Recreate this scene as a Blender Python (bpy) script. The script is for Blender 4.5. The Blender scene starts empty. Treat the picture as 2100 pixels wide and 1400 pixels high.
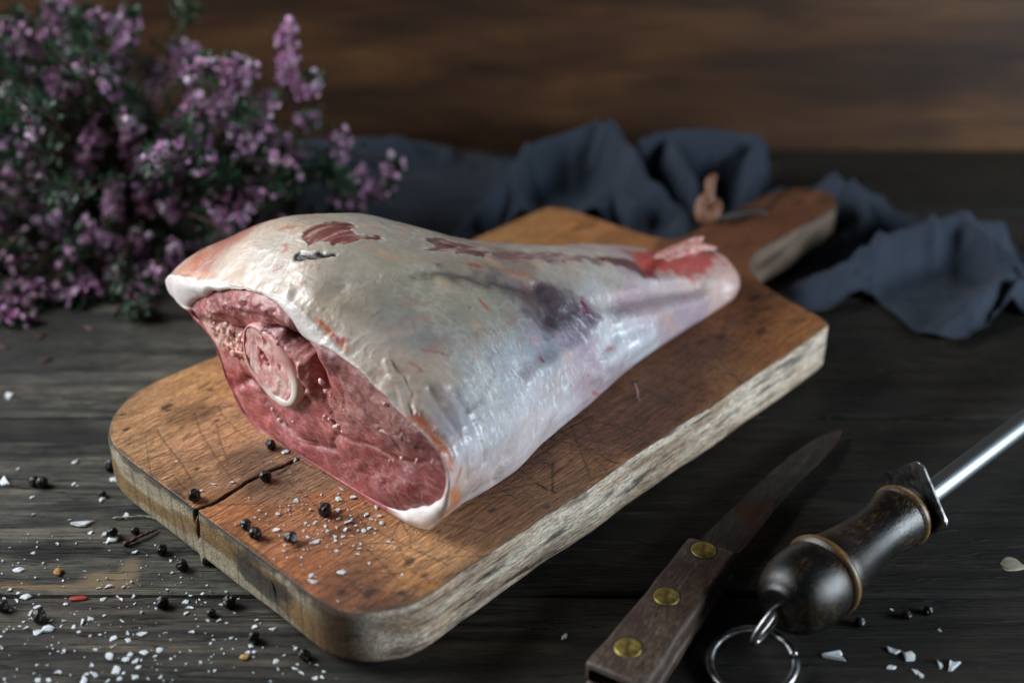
import bpy, bmesh, math, random
import numpy as np
from mathutils import Vector, Matrix

# ------------------------------------------------------------------ camera, world, lights
SC = bpy.context.scene
COL = SC.collection
R = math.radians
T = .028                                   # height of the board top above the table, metres
cam_d = bpy.data.cameras.new('camera'); cam = bpy.data.objects.new('camera', cam_d); COL.objects.link(cam)
cam.location = (0, 0, .348); cam.rotation_euler = (R(90 - 30.738), 0, 0)
cam_d.sensor_width = 36; cam_d.lens = 2700 / 2100 * 36
cam_d.clip_start = .02; cam_d.clip_end = 50
cam_d.dof.use_dof = True; cam_d.dof.focus_distance = .525; cam_d.dof.aperture_fstop = 4.2; cam_d.dof.aperture_blades = 9
SC.camera = cam
SC.render.resolution_x = 1024; SC.render.resolution_y = 682
W_ = bpy.data.worlds.new('World'); SC.world = W_; W_.use_nodes = True
bg = W_.node_tree.nodes['Background']; bg.inputs[0].default_value = (.55, .72, 1, 1); bg.inputs[1].default_value = .014
SC.view_settings.view_transform = 'Standard'; SC.view_settings.look = 'None'; SC.view_settings.exposure = 0; SC.view_settings.gamma = 1
def area(name, loc, aim, size, sizey, power, color):
    l = bpy.data.lights.new(name, 'AREA'); l.shape = 'RECTANGLE'; l.size = size; l.size_y = sizey
    l.energy = power; l.color = color
    o = bpy.data.objects.new(name, l); COL.objects.link(o); o.location = loc
    o.rotation_euler = (Vector(aim) - Vector(loc)).to_track_quat('-Z', 'Y').to_euler()
    return o
area('window_light_left', (-.98, .70, .58), (-.02, .50, .03), .80, .66, 26.0, (.93, .97, 1.0))
area('window_light_right', (.90, .20, .25), (.05, .50, .03), .40, .26, 9.5, (.80, .91, 1.0))


rng = np.random.default_rng(7); random.seed(7)

# ------------------------------------------------------------------ helpers
def tag(o, label=None, cat=None, group=None, kind=None):
    if label: o['label'] = label
    if cat: o['category'] = cat
    if group: o['group'] = group
    if kind: o['kind'] = kind
    return o
def empty(name, loc=(0,0,0), rz=0):
    o = bpy.data.objects.new(name, None); COL.objects.link(o); o.location = loc; o.rotation_euler = (0,0,rz)
    o.empty_display_size = .01
    return o
def link(name, me, mat=None, parent=None, smooth=True):
    o = bpy.data.objects.new(name, me); COL.objects.link(o)
    if mat and not me.materials: me.materials.append(mat)
    if parent: o.parent = parent
    if smooth: me.polygons.foreach_set('use_smooth', [True]*len(me.polygons))
    return o
def mesh(name, V, Fq, col=None, attrs=None):
    """V (n,3) metres, Fq (m,4|3) array or list of faces"""
    me = bpy.data.meshes.new(name)
    V = np.asarray(V, np.float32)
    if isinstance(Fq, np.ndarray):
        m, k = Fq.shape
        me.vertices.add(len(V)); me.vertices.foreach_set('co', V.ravel())
        me.loops.add(m*k); me.loops.foreach_set('vertex_index', Fq.astype(np.int32).ravel())
        me.polygons.add(m); me.polygons.foreach_set('loop_start', np.arange(0, m*k, k, dtype=np.int32))
        me.update(calc_edges=True)
    else:
        me.from_pydata([tuple(v) for v in V.tolist()], [], Fq)
    if col is not None:
        a = me.color_attributes.new('col', 'FLOAT_COLOR', 'POINT')
        a.data.foreach_set('color', np.concatenate([col, np.ones((len(col),1))], 1).astype(np.float32).ravel())
    for k_, v_ in (attrs or {}).items():
        a = me.attributes.new(k_, 'FLOAT', 'POINT'); a.data.foreach_set('value', v_.astype(np.float32).ravel())
    me.validate()
    return me
def grid_faces(nr, nc, wrap=False, flip=False):
    r = np.arange(nr-1)[:,None]; c = np.arange(nc if wrap else nc-1)[None,:]
    a = r*nc + c; b = r*nc + (c+1) % nc; d = (r+1)*nc + c; e = (r+1)*nc + (c+1) % nc
    f = np.stack([a, b, e, d] if not flip else [a, d, e, b], -1).reshape(-1, 4)
    return f
def lin(c):
    c = np.asarray(c, float)/255
    return np.where(c <= .04045, c/12.92, ((c+.055)/1.055)**2.4)
def _h(i, j, k, s):
    n = (i*374761393 + j*668265263 + k*2147483647 + s*1274126177) & 0xffffffff
    n = ((n ^ (n >> 13))*1274126177) & 0xffffffff
    return ((n ^ (n >> 16)) & 0xffff)/65535.
def vnoise(P, scale, seed=0):
    q = np.asarray(P, float)/scale; i = np.floor(q).astype(np.int64); f = q - i; f = f*f*(3-2*f)
    o = 0
    for a in (0,1):
        for b in (0,1):
            for c in (0,1):
                w = (f[...,0] if a else 1-f[...,0])*(f[...,1] if b else 1-f[...,1])*(f[...,2] if c else 1-f[...,2])
                o = o + w*_h(i[...,0]+a, i[...,1]+b, i[...,2]+c, seed)
    return o*2-1
def fbm(P, scale, octv=4, seed=0):
    o = 0; a = 1; t = 0
    for k in range(octv):
        o = o + a*vnoise(P, scale, seed+k); t += a; a *= .5; scale *= .5
    return o/t
def seg_dist(P, line):
    L = np.asarray(line, float); best = np.full(P.shape[:-1], 1e9)
    for a, b in zip(L[:-1], L[1:]):
        ab = b-a; t = np.clip(((P-a)@ab)/max(ab@ab, 1e-9), 0, 1)
        d = np.sqrt((((a + t[...,None]*ab) - P)**2).sum(-1)); best = np.minimum(best, d)
    return best
def poly_sd(P, poly):
    """signed distance (inside negative) of 2-D points"""
    L = np.asarray(poly, float); d = seg_dist(P, np.vstack([L, L[:1]]))
    ins = np.zeros(P.shape[:-1], bool)
    for (x0, y0), (x1, y1) in zip(L, np.roll(L, -1, 0)):
        c = ((y0 > P[...,1]) != (y1 > P[...,1])) & (P[...,0] < (x1-x0)*(P[...,1]-y0)/((y1-y0) or 1e-9)+x0)
        ins ^= c
    return np.where(ins, -d, d)
def rbf(P, samples, dims, smooth=.8, warpv=0):
    S = np.asarray(samples, float); P = P + warpv*np.stack([fbm(np.concatenate([P, np.zeros(P.shape[:-1]+(3-P.shape[-1],))], -1) if P.shape[-1] < 3 else P, 9, 3, 700+k) for k in range(P.shape[-1])], -1) if warpv else P; num = 0; den = 0
    for s in S:
        d2 = ((P - s[:dims])**2).sum(-1); r = s[dims+3]
        w = np.exp(-d2/(2*(r*smooth)**2)) + 1e-3/(1+(d2/r**2)**2)
        num = num + w[...,None]*lin(s[dims:dims+3]); den = den + w
    return num/den[...,None]
def mix(a, b, m):
    return a*(1-m[...,None]) + np.asarray(b)*m[...,None]
def sm(x, a, b):
    t = np.clip((x-a)/(b-a), 0, 1); return t*t*(3-2*t)
def tube(path, rad, n=12, cap=True):
    """rings round a 3-D path; returns V, F"""
    P = np.asarray(path, float); k = len(P); rad = np.broadcast_to(np.asarray(rad, float), (k,))
    tg = np.gradient(P, axis=0); tg /= np.linalg.norm(tg, axis=1, keepdims=True)+1e-12
    ref = np.array([0,0,1.]) if abs(tg[0][2]) < .9 else np.array([1.,0,0])
    V = []
    x = np.cross(tg[0], ref); x /= np.linalg.norm(x)
    for i in range(k):
        x = x - tg[i]*(x@tg[i]); x /= np.linalg.norm(x)+1e-12; y = np.cross(tg[i], x)
        a = np.arange(n)/n*2*np.pi
        V.append(P[i] + rad[i]*(np.cos(a)[:,None]*x + np.sin(a)[:,None]*y))
    V = np.concatenate(V); F = grid_faces(k, n, True).tolist()
    if cap:
        F.append(list(range(n))[::-1]); F.append([(k-1)*n+i for i in range(n)])
    return V, F
def join(parts):
    V = []; F = []; o = 0
    for v, f in parts:
        V.append(np.asarray(v, float)); F += [[i+o for i in q] for q in f]; o += len(v)
    return np.concatenate(V), F
def lathe(prof, n=64):
    """profile [(x, r)] round the x axis"""
    a = np.arange(n)/n*2*np.pi
    V = np.concatenate([np.stack([np.full(n, x), r*np.cos(a), r*np.sin(a)], 1) for x, r in prof])
    F = grid_faces(len(prof), n, True).tolist()
    F.append(list(range(n))[::-1]); F.append([(len(prof)-1)*n+i for i in range(n)])
    return V, F
def interp_path(pts, n):
    p = np.asarray(pts, float)
    return hermite(np.arange(len(p)), p, np.linspace(0, len(p)-1, n))

def hermite(xs, ys, x):
    """smooth curve through (xs, ys) sampled at x (ys may be arrays)"""
    xs = np.asarray(xs, float); ys = np.asarray(ys, float)
    m = np.zeros_like(ys)
    d = (ys[1:] - ys[:-1]) / (xs[1:] - xs[:-1]).reshape((-1,) + (1,) * (ys.ndim - 1))
    m[1:-1] = (d[1:] + d[:-1]) / 2; m[0] = d[0]; m[-1] = d[-1]
    i = np.clip(np.searchsorted(xs, x, side='right') - 1, 0, len(xs) - 2)
    h = (xs[i + 1] - xs[i]); t = (x - xs[i]) / h
    sh = (-1,) + (1,) * (ys.ndim - 1)
    h = h.reshape(sh); t = t.reshape(sh)
    return ((2*t**3 - 3*t**2 + 1) * ys[i] + (t**3 - 2*t**2 + t) * h * m[i]
            + (-2*t**3 + 3*t**2) * ys[i + 1] + (t**3 - t**2) * h * m[i + 1])

def closed(ctrl, n):
    """closed Catmull-Rom through ctrl (K, D) sampled n times"""
    c = np.asarray(ctrl, float); K = len(c)
    s = np.arange(n) / n * K; i = s.astype(int); t = (s - i)[:, None]
    p0, p1, p2, p3 = c[(i - 1) % K], c[i % K], c[(i + 1) % K], c[(i + 2) % K]
    return .5 * (2*p1 + (p2 - p0)*t + (2*p0 - 5*p1 + 4*p2 - p3)*t*t + (3*p1 - p0 - 3*p2 + p3)*t**3)

# cross sections of the leg, (across, up) in mm on the board, same 21 stations round each
SEC = {
 50: [(62,0),(46,13),(38,32),(22,41),(8,45),(8,54),(30,60),(59,68),(79,72),(97,74),(112,68),(125,64),(142,59),(160,52),(173,48),(181,41),(183,30),(179,16),(168,4),(146,0),(100,0)],
 65: [(60,0),(42,12),(33,30),(16,41),(3,48),(5,57),(26,69),(50,78),(72,82),(92,83),(110,79),(125,73),(142,66),(160,56),(172,48),(178,39),(179,28),(175,15),(166,4),(144,0),(100,0)],
 80: [(60,0),(40,10),(25,26),(10,38),(2,47),(5,56),(20,68),(42,80),(60,86),(80,88),(100,86),(120,79),(140,70),(158,59),(168,49),(175,38),(176,26),(174,14),(166,3),(142,0),(100,0)],
 100:[(60,0),(40,9),(24,23),(11,34),(5,43),(8,53),(22,66),(40,76),(58,82),(77,84.5),(98,83),(117,77),(136,68),(152,57),(162,47),(170,36),(172,25),(171,12),(164,2),(138,0),(98,0)],
 120:[(60,0),(40,8),(25,20),(13,30),(10,40),(14,50),(26,61),(40,69),(57,75),(75,77.5),(94,77),(112,73),(130,65),(146,54),(156,44),(164,34),(166,23),(166,11),(159,2),(132,0),(95,0)],
 160:[(75,0),(55,6),(43,14),(36,22),(35,30),(40,39),(50,46),(62,52),(76,56),(90,59),(104,60),(118,57),(131,51),(142,43),(150,35),(157,26),(159,18),(159,9),(153,1),(132,0),(105,0)],
 200:[(90,0),(76,4),(67,10),(62,16),(61,22),(66,30),(74,36),(84,40),(94,44),(104,46.5),(114,47),(124,45),(134,40),(143,33),(149,27),(152,20),(153,14),(152,7),(146,1),(130,0),(110,0)],
 240:[(102,0),(92,3),(85,7),(81,12),(80,18),(84,24),(90,28),(97,31),(104,33),(111,34.5),(118,35),(126,34),(134,31),(141,26),(146,21),(149,15),(150,10),(149,5),(144,1),(132,0),(117,0)],
 275:[(113,0),(107,2),(104,5),(103,8.5),(103.5,12),(105,15),(108,18),(112,20),(117,21.5),(122,22.5),(127,23),(133,23),(138,21.5),(143,18.5),(146,15),(148,11),(148,7),(146,3),(142,.5),(133,0),(122,0)],
}
INNER = [(63,1),(47,14),(39,32),(25,42.5),(23,44.5),(31,51),(42,58),(59,66.5),(79,71),(94,68),(103,62),(123.5,62),(141.2,58.2),(159.4,51.6),(172.4,47.4),(180,40.4),(180.5,30),(175,20),(163,11),(146,3),(100,1)]
NT = 640
U_END = 291.5
def leg_grid(us):
    ks = sorted(SEC)
    A = np.array([closed(SEC[k], NT) for k in ks])
    # round off the shank end
    last = A[-1]; c = np.array([127., 10.5])
    xs = ks + [282, 287, 290, 291.5]
    A = np.concatenate([A, [c + (last - c)*[.95, .92], c + (last - c)*.80, c + (last - c)*.55, c + (last - c)*.18]])
    return hermite(xs, A, np.asarray(us, float))


# ------------------------------------------------------------------ measured data (mm; board-local, table or face plane)
SKIN_COL = [
 [56.7,6.4,55.4,230,203,183,3.6],[59.1,17.2,62,215,125,85,4.8],[63.3,22.8,66.7,205,95,58,4.8],[63.9,31.9,71,208,105,66,4.4],
 [60.9,52.1,75.8,222,198,178,6],[71.8,58.6,83.2,212,198,178,6],[79.1,61.9,86.2,208,192,172,5],[53.6,43.9,67,225,205,185,5],[53.6,68,73,225,208,188,6],
 [56.7,89.6,78.3,205,190,168,6],[60.9,71.7,79.4,214,196,172,6],[64.5,104.2,80.5,188,174,155,7],[77.8,111.5,82.2,190,178,155,7],
 [60.3,113.8,75,190,170,145,6],[51.8,106.7,71.6,215,190,160,4.4],[73.6,122.1,77.2,162,158,146,7],[76,105.5,84,196,190,175,6],
 [94.8,117.7,78,190,180,155,6],[111.1,100.4,79.1,190,180,165,6],[105.1,86.2,82.9,196,190,178,5],[97.2,128.9,72.5,190,180,156,7],
 [100.8,138.8,66.1,186,178,160,7],[107.5,145.3,59.4,180,178,165,7],[72.4,142,68.1,168,166,163,7],[58.5,143.5,62.6,215,188,164,6],
 [68.2,154.2,60.2,212,190,168,6],[58.5,129.9,67.7,205,195,180,5],[84.5,163.5,52.7,200,205,205,6],[109.3,157.4,47.6,195,208,222,6],
 [131.7,149.5,46.1,165,175,195,5],[154.1,143.1,43.8,120,116,140,3.6],[153.5,135.2,50.2,95,80,95,3.6],[132.3,129.4,61.1,150,140,130,3.2],
 [127.5,140,55.8,165,160,152,5],[117.8,124.7,68.5,165,155,140,3.6],[153.5,117.7,59.2,175,150,135,3.2],[122.6,116.5,70.5,180,165,145,3.6],
 [174.1,124.9,50.6,192,182,172,4.4],[191.6,129.9,44.2,212,206,195,4.4],[183.8,141.1,38,204,204,206,4.4],[168.6,142.7,40,130,110,138,2.8],
 [176.5,151.8,28.2,215,220,230,5],[198.9,147.3,29.3,200,175,190,5],[222.5,142.6,28.3,200,182,187,5],[247.3,137.7,27.2,215,190,185,4.4],
 [263.7,140.6,22.2,226,198,192,4.4],[271.5,147.3,13.5,225,190,185,4.4],[278.8,138.3,20.9,225,182,177,3.6],[233.4,149.3,16,192,172,190,5],
 [192.2,153.3,19.4,215,222,236,5],[151.7,159.4,24.8,202,182,196,5],[177.1,155.2,6.6,195,178,192,5],[132.3,163,25.8,225,222,232,6],
 [111.7,168.4,23.8,228,218,224,6],[76,176.4,36.5,210,212,220,7],[65.1,174.6,45.1,192,192,212,6],[62.7,179.1,25.7,225,207,200,5],
 [54.2,180,20.7,226,172,130,3.6],[50,178.5,15.2,235,205,180,3.2],[76,176.4,22.7,222,206,206,5],[60.3,163.4,53.2,202,182,168,4.4],
 [57.9,170.8,49.2,192,180,190,4.4],[60.3,154.5,57.8,206,186,172,4.4],[232.8,130.9,34.1,190,130,120,2.8],[50,175.4,10.4,236,220,210,2.8],
 [151.1,151.5,36.3,170,160,190,4],[164.4,150.7,32.9,205,195,215,3.2],[117.8,135.6,62.3,182,172,150,5],[110.5,164.3,39,215,215,225,5],]
SKIN_POLY = {'patch': [[[78.4,71.4,87.4],[82.1,71,87.7],[96,72.6,85.4],[98.4,79,85],[89.9,87.6,86.9],[100.8,92.6,83.6],[96.6,95.8,84.3],[79.1,92.7,87.2],[70.6,82.3,85.6],[73,75.3,86.2]],[128,76,72]], 'slit': [[[65.1,79.5,82.9],[67.6,80.4,84.1],[71.8,90.2,85.7],[74.8,95.7,85.9],[73,96,85.4],[67.6,91.3,84.1],[63.3,83.2,82.2]],[34,18,18]], 'patch2': [[[118.4,96.6,77.2],[129.9,94.8,73.1],[142.6,99.3,67.3],[149.3,106,63.8],[140.2,110.8,66.1],[124.4,108.9,72.5],[113.6,106.4,76.8],[120.2,101.9,75.6]],[138,102,102]], 'darkline': [[[94.2,118.4,77.8],[108.1,117.7,74.6],[121.4,120.7,69.2],[132.9,123.6,63.9],[146.8,128.4,56.6],[162,130,51],[171.1,136.2,44.8],[167.4,141.9,41.1],[154.1,144.3,42.8],[139.6,146.6,45.9],[134.7,142.4,51.3],[135.9,134.5,56.7],[126.9,129.5,62.9],[110.5,123.7,71.2]],[84,74,78]], 'topband': [[[149.3,106,63.8],[170.4,107.7,56.2],[186.8,113.4,50.8],[209.8,120.2,43.4],[205.6,123.7,43.7],[187.4,121.6,48.8],[168,115.8,55.4],[149.3,112.9,62.1]],[132,94,94]], 'maroon': [[[207.4,117.9,44.5],[223.1,124,39],[227.3,131.1,35.3],[227.3,137.3,31.6],[220.1,135.7,34.3],[215.8,129.9,38.6],[205.6,123.7,43.7]],[104,56,56]], 'blood': [[[227.9,121.6,38.2],[279.4,108.6,17.7],[283,126.2,21.8],[278.8,137.6,21.1],[264.3,141.4,21.6],[247.3,139.3,26.1],[235.8,134.7,31.5],[224.3,130.5,36.3]],[190,84,76]]}
SKIN_LINE = [
 [[[52.4,109.5,70.7],[52.4,112.3,69.6],[52.4,115.4,68.6],[52.4,119.1,67.4],[52.4,121.7,66.6],[52.4,124.4,65.7],[52.4,126.5,65]],[196,92,28],0.68],
 [[[52.4,119.1,67.4],[52.4,121.3,66.7],[54.2,124.1,67]],[168,48,36],0.74],
 [[[52.4,163.8,51.3],[52.4,168.6,49.8],[52.4,173.6,47.5],[52.4,178.1,44],[52.4,181.1,39.5]],[188,98,56],2.16],
 [[[52.4,182.1,27.4],[60.3,174.9,13.3],[52.4,178.3,15.9]],[228,130,70],1.76],[[[57.9,180.8,34.5],[54.8,181.8,31.2]],[205,110,80],0.68],
 [[[56.7,92.6,78.4],[58.5,95.1,79.3]],[190,120,90],0.68],[[[59.1,75.9,78.6],[60.3,78.1,79.7]],[140,70,50],1.49],
 [[[74.8,59.3,84.5],[77.2,64.3,86.3]],[190,120,85],0.94],[[[68.8,69.9,83.7],[66.3,73.3,82.9],[65.7,72.3,82.4]],[190,100,80],0.68],
 [[[55.4,22.1,61.5],[59.7,19.5,63.3],[61.5,21.6,65.2]],[205,110,70],1.62],[[[52.4,15.4,57.7],[52.4,27,60.9],[52.4,41.5,65.2]],[225,170,140],0.94],
 [[[114.8,134.2,64.3],[115.4,136.3,62.8],[116,138.3,61.2]],[190,110,90],0.68],
 [[[172.9,138.3,42.7],[171.7,141.4,40.5],[170.4,143.1,39.3]],[130,40,60],1.22],
 [[[126.3,117.1,69.1],[128.1,117.8,68.2],[129.3,118.4,67.5]],[180,90,85],1.08],
 [[[72.4,147,65.4],[76.6,150.2,64.1],[80.3,153.2,62.3]],[180,130,110],0.41],
 [[[63.9,147.7,62.7],[65.1,150.7,61.4],[65.1,152.6,60.4]],[190,130,110],0.41],[[[158.3,159.7,10.9],[165.6,156.2,4.2]],[200,110,110],0.68],
 [[[126.3,156.2,41],[125.7,157.6,39.9]],[170,100,110],0.81],[[[171.1,155.3,24.5],[177.1,154.5,23.5]],[200,130,140],0.68],
 [[[192.8,92.7,46.4],[194.7,93.8,46.1]],[120,80,80],0.81],[[[140.2,121.7,62.2],[148.1,122.9,58.9],[155.3,123.5,56.3]],[190,130,100],0.54],
 [[[244.9,127.5,32.3],[232.8,130.9,34.1],[225.5,134.1,34.1]],[150,50,45],1.62],[[[120.8,79.2,77.3],[125.7,79.5,75.2]],[190,110,70],0.81],]
SKIN_CREASE = [
 [[[58.5,141.7,63.3],[56.7,145.8,60.7],[55.4,150.1,58.1],[54.2,155,55.4],[51.2,160.9,52]],0.7,1.1],
 [[[59.7,144.1,62.9],[58.5,149.6,59.7],[57.3,155.6,56.2],[53.6,160.5,52.8]],-1,1],
 [[[57.3,147.7,60.1],[57.3,153.9,57.1],[55.4,159.5,53.8],[51.2,165.6,50.6]],0.6,1],[[[52.4,161.4,52.1],[53.6,167.7,50.2],[54.8,172.6,48.1]],-1.3,1.3],
 [[[63.3,159,56.2],[62.1,168.8,50.5],[62.1,175.4,44.9],[61.5,179.6,36.5],[62.7,179.1,25.7]],-1,1.6],
 [[[67.6,159.7,56.7],[66.9,170.5,49.1],[66.9,176.7,41.1],[66.9,178.8,31]],0.8,1.6],
 [[[70.6,163,55],[71.2,171.5,47.4],[71.8,176.7,38.6],[73,177.4,27.1]],-0.8,1.4],[[[54.8,163.8,51.8],[54.8,174.1,47],[55.4,179.6,40.9]],-0.9,1.2],
 [[[94.2,118.4,77.8],[107.5,118.5,74.4],[120.2,122,69],[129.9,126.2,63.7],[145,130,56.3]],-0.7,2.6],
 [[[99.6,115.7,77.6],[112.9,115.5,73.9],[126.9,118.3,68.4],[143.2,122.1,60.9],[157.7,125.5,54.6]],0.5,2.6],
 [[[152.3,130.6,53.6],[152.9,138.3,48.1],[143.2,144.6,46.4]],-2,5],[[[165,94.8,57.6],[148.1,112.1,62.8]],0,1],
 [[[186.2,127.2,46.8],[183.2,138.9,40],[178.3,146,34.8],[160.2,151.8,32.8],[135.3,157.2,36.3],[111.7,163.1,39.9]],1.4,4],
 [[[179.5,152.2,26.9],[163.8,157.2,23.5],[170.4,157.6,13.2]],-1.2,3.5],[[[192.2,153.3,19.4],[209.2,151.1,19]],1.4,6],
 [[[148.1,142.9,46.1],[160.2,141.9,43]],-1,4],[[[99,149,59.7],[99.6,155.8,53.8],[96,161.9,49.1],[80.3,169.7,46.8],[71.2,171.5,47.4]],0.5,1.5],
 [[[63.9,110,78.5],[65.1,125.4,72.9],[71.2,143.4,67.1],[79.1,155.6,60.8]],-1.2,6],[[[75.4,103.5,84.5],[76,118.6,79.1],[77.8,133.5,73.1]],-0.8,5],
 [[[56.1,104.6,75.3],[60.3,130.5,68.5],[66.9,155.4,59.2]],1,6],[[[84.5,171.7,8.9],[84.5,174.6,17.5],[88.7,174.3,20.9]],-1.2,3],
 [[[169.8,155.9,5.2],[150.5,160.5,18.7],[131.7,163.8,19.3]],-1,4],[[[169.8,137.5,44.1],[185,137.1,41]],0,2],
 [[[182.6,141.9,37.6],[215.2,142.7,29.8],[250.3,144.7,20.7]],-1.5,4.5],[[[187.4,148.3,30.6],[218.9,148.8,21.9],[254.6,147.9,15]],1.2,4],
 [[[211,134.2,37.4],[231,138.4,29.9],[250.3,141.6,23.6]],0.9,3.5],[[[119.6,166.5,19.3],[143.2,161.6,20],[175.3,156.3,18],[204.3,152.3,16.4]],1,5],]
FACE_COL = [
 [30.8,50.2,150,72,78,2.8],[48.7,52.4,150,75,80,3.2],[73.9,64.5,160,85,92,3.2],[86.6,65.1,160,85,92,3.2],[98.6,63.3,140,68,74,2.8],
 [40.2,44.4,205,150,145,2],[44.3,39,225,175,170,2.8],[53.2,40.2,222,165,160,2.4],[59.6,38.2,215,150,148,2],[47.5,28.3,195,110,115,2.4],
 [51.7,22.8,178,70,78,2.4],[58.2,11,175,88,95,2.4],[67.5,5.4,172,82,90,2.8],[77.2,2.5,160,70,78,2.8],[91.2,9.3,175,85,95,3.6],
 [105.9,25.8,180,90,98,3.2],[107.1,35.7,182,98,105,2.8],[102.5,47.2,210,130,135,2.8],[111.5,46.6,196,112,116,2.4],[120.2,46.1,180,92,95,2],
 [119.7,54.7,120,62,68,1.6],[126.5,51.1,150,90,95,2.4],[138.1,54,155,100,105,3.6],[148.5,48,148,95,98,4],[153.3,39.3,140,86,90,4],[167,46,130,72,78,4],
 [125.1,37.1,165,98,100,3.2],[111.8,23.9,190,105,108,2],[103.7,8.1,165,80,88,3.2],[122.3,10.2,160,80,84,4],[129.5,23.2,168,92,94,3.2],
 [146.6,22.5,158,78,82,5],[166,27.9,142,66,74,5],[151.5,13.5,140,62,70,4],[171.2,26.2,132,58,66,2.8],[127.6,3.4,165,78,82,2.8],[86.6,-0.3,172,74,84,2],]
FACE_LINE = [
 [[[40.1,52.6],[41.2,49.5],[41.2,46]],[215,170,165],0.5],[[[48.8,16.7],[54.5,9.3],[63.4,0.9]],[195,100,105],1.2],
 [[[71.9,18],[94.2,9.7],[115.6,15.2]],[214,150,150],0.35],[[[118.6,23.2],[115.9,18],[118.7,12.4],[127.3,8.9]],[215,160,155],0.4],
 [[[141.5,29.1],[150.5,26.8]],[222,180,165],0.5],[[[120,16.2],[131.1,8.8],[151.5,13.5]],[186,104,108],2.2],
 [[[144.7,37.8],[159.6,44.3]],[196,150,142],0.35],[[[114.3,25.2],[121.1,27.2],[122.1,25.4]],[215,160,155],0.7],
 [[[121.1,26.5],[123.2,19],[128.9,17.1]],[150,70,75],0.4],[[[135.9,29.8],[144.3,29.4],[149.7,27.5]],[205,150,140],0.35],
 [[[145,37.5],[153.5,42.1],[159,43.6]],[190,150,145],0.35],[[[112.6,43.8],[113.8,40.9],[115,38.8]],[230,120,95],0.8],
 [[[122.3,38.5],[123.7,37.6]],[215,115,90],0.8],[[[105.9,25.8],[108.7,23.6],[114.1,22.7]],[228,150,140],1],
 [[[112.1,26.4],[116.6,26.2],[119.4,25.3]],[226,140,130],0.8],[[[79.6,18.3],[92.3,17.1],[105,18.3],[120.7,23.6]],[195,120,125],0.4],
 [[[91,8],[103.6,6.8],[121.9,6.4]],[190,120,125],0.35],[[[22.5,45.1],[40.7,47],[54.7,48.3],[67,52.4]],[200,140,138],0.4],]
FACE_RELIEF = [
 [[[30.5,48.9],[49.4,56.2],[74.3,66.9],[90.1,67.5],[103.5,66.4]],3.5,6],
 [[[23.2,40.1],[39.9,43.1],[64.9,49.7],[75.9,56.8],[85.8,59.9],[98.2,60.1],[105.9,61.9]],-2.4,1.3],
 [[[94.9,58.7],[101.6,58.4],[107.1,54.7],[110.5,48.9],[111.7,44.1]],-12,2.6],[[[80.6,56.5],[94.3,54.5],[102.2,49.3],[105.1,39.3]],4.5,3.6],
 [[[110.6,63.8],[124.2,56.6],[135.2,52.7]],1.5,5],[[[111.7,43.4],[113.2,36.1],[117.3,30],[120.3,25]],-1.8,1],
 [[[118.7,23.7],[129.9,27.3],[144.3,29.4],[149.7,27.5],[163.6,32.3],[179.7,41.4]],-1.2,1],
 [[[117.7,22.8],[115.9,18],[118.1,12.9],[127.3,8.9],[133.8,6.6]],-1.6,1.1],[[[123.6,22.6],[127.3,15.1],[139.9,9.8],[160,16.9]],1.8,6],
 [[[68.7,23.1],[71.9,18],[81.9,12.2],[94.2,9.7],[107.4,12.3],[115.6,15.2]],-2.2,1.3],[[[75.3,22.4],[89.2,18],[101.9,18]],1.6,4],
 [[[148.9,52.5],[159.2,46.5],[169.7,47.3]],2,7],[[[57.3,5.6],[70.3,1.7],[83.3,-0.7]],-1.8,1.5],[[[52.1,15.7],[60.6,4.6],[77,1.2]],1.5,3],
 [[[64.7,9],[77.4,3.8],[90.1,1.4]],1.5,3],[[[43.1,32.5],[47.3,27],[53.1,21]],2,4],[[[48,15.8],[56.5,21.1],[64.6,24.1]],-3,2.2],
 [[[57.8,65],[81.3,71.3],[99.5,70.2]],0.9,1.2],[[[49.9,58.7],[74,65],[95.6,63.9]],-0.8,0.9],[[[44.9,51],[66.3,57.5],[85.5,58]],0.8,1],
 [[[41.6,51.6],[59.9,58.7],[79.9,62.5]],-0.6,0.8],[[[159.2,46.5],[162.9,42.9]],-0.8,0.6],[[[151.9,38.7],[155.7,33.8]],-0.8,0.6],
 [[[167.4,52.5],[172.3,48.5]],-0.7,0.7],[[[166.7,40.4],[174.6,43.2]],-0.9,0.7],[[[137,42.6],[145.2,39.8]],-0.8,0.8],
 [[[144.7,37.8],[153.5,40.9],[159.6,44.3],[159.4,41.2]],-0.9,0.5],[[[114.7,61.2],[123.5,49.7],[125.3,39.4]],-0.9,1.2],
 [[[127.2,57.9],[137.5,47.2]],-0.8,1],]
BONE = [
 [68.9,53.5],[74.1,57.7],[82.1,57.5],[91.1,55.1],[97.9,49.1],[101.7,40.5],[99,32],[92.2,25.6],[83.5,24.9],[75.8,27.9],[68.6,34.2],[66.2,43.7],]
BONE_MARROW = [
 [69.8,53],[73.9,56],[80.3,54.5],[86.9,51.8],[92.8,45.8],[96.4,38.2],[95,32.5],[90.8,29.2],[84.1,29],[77.7,31.8],[70.2,36.1],[67.7,44.3],]
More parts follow.
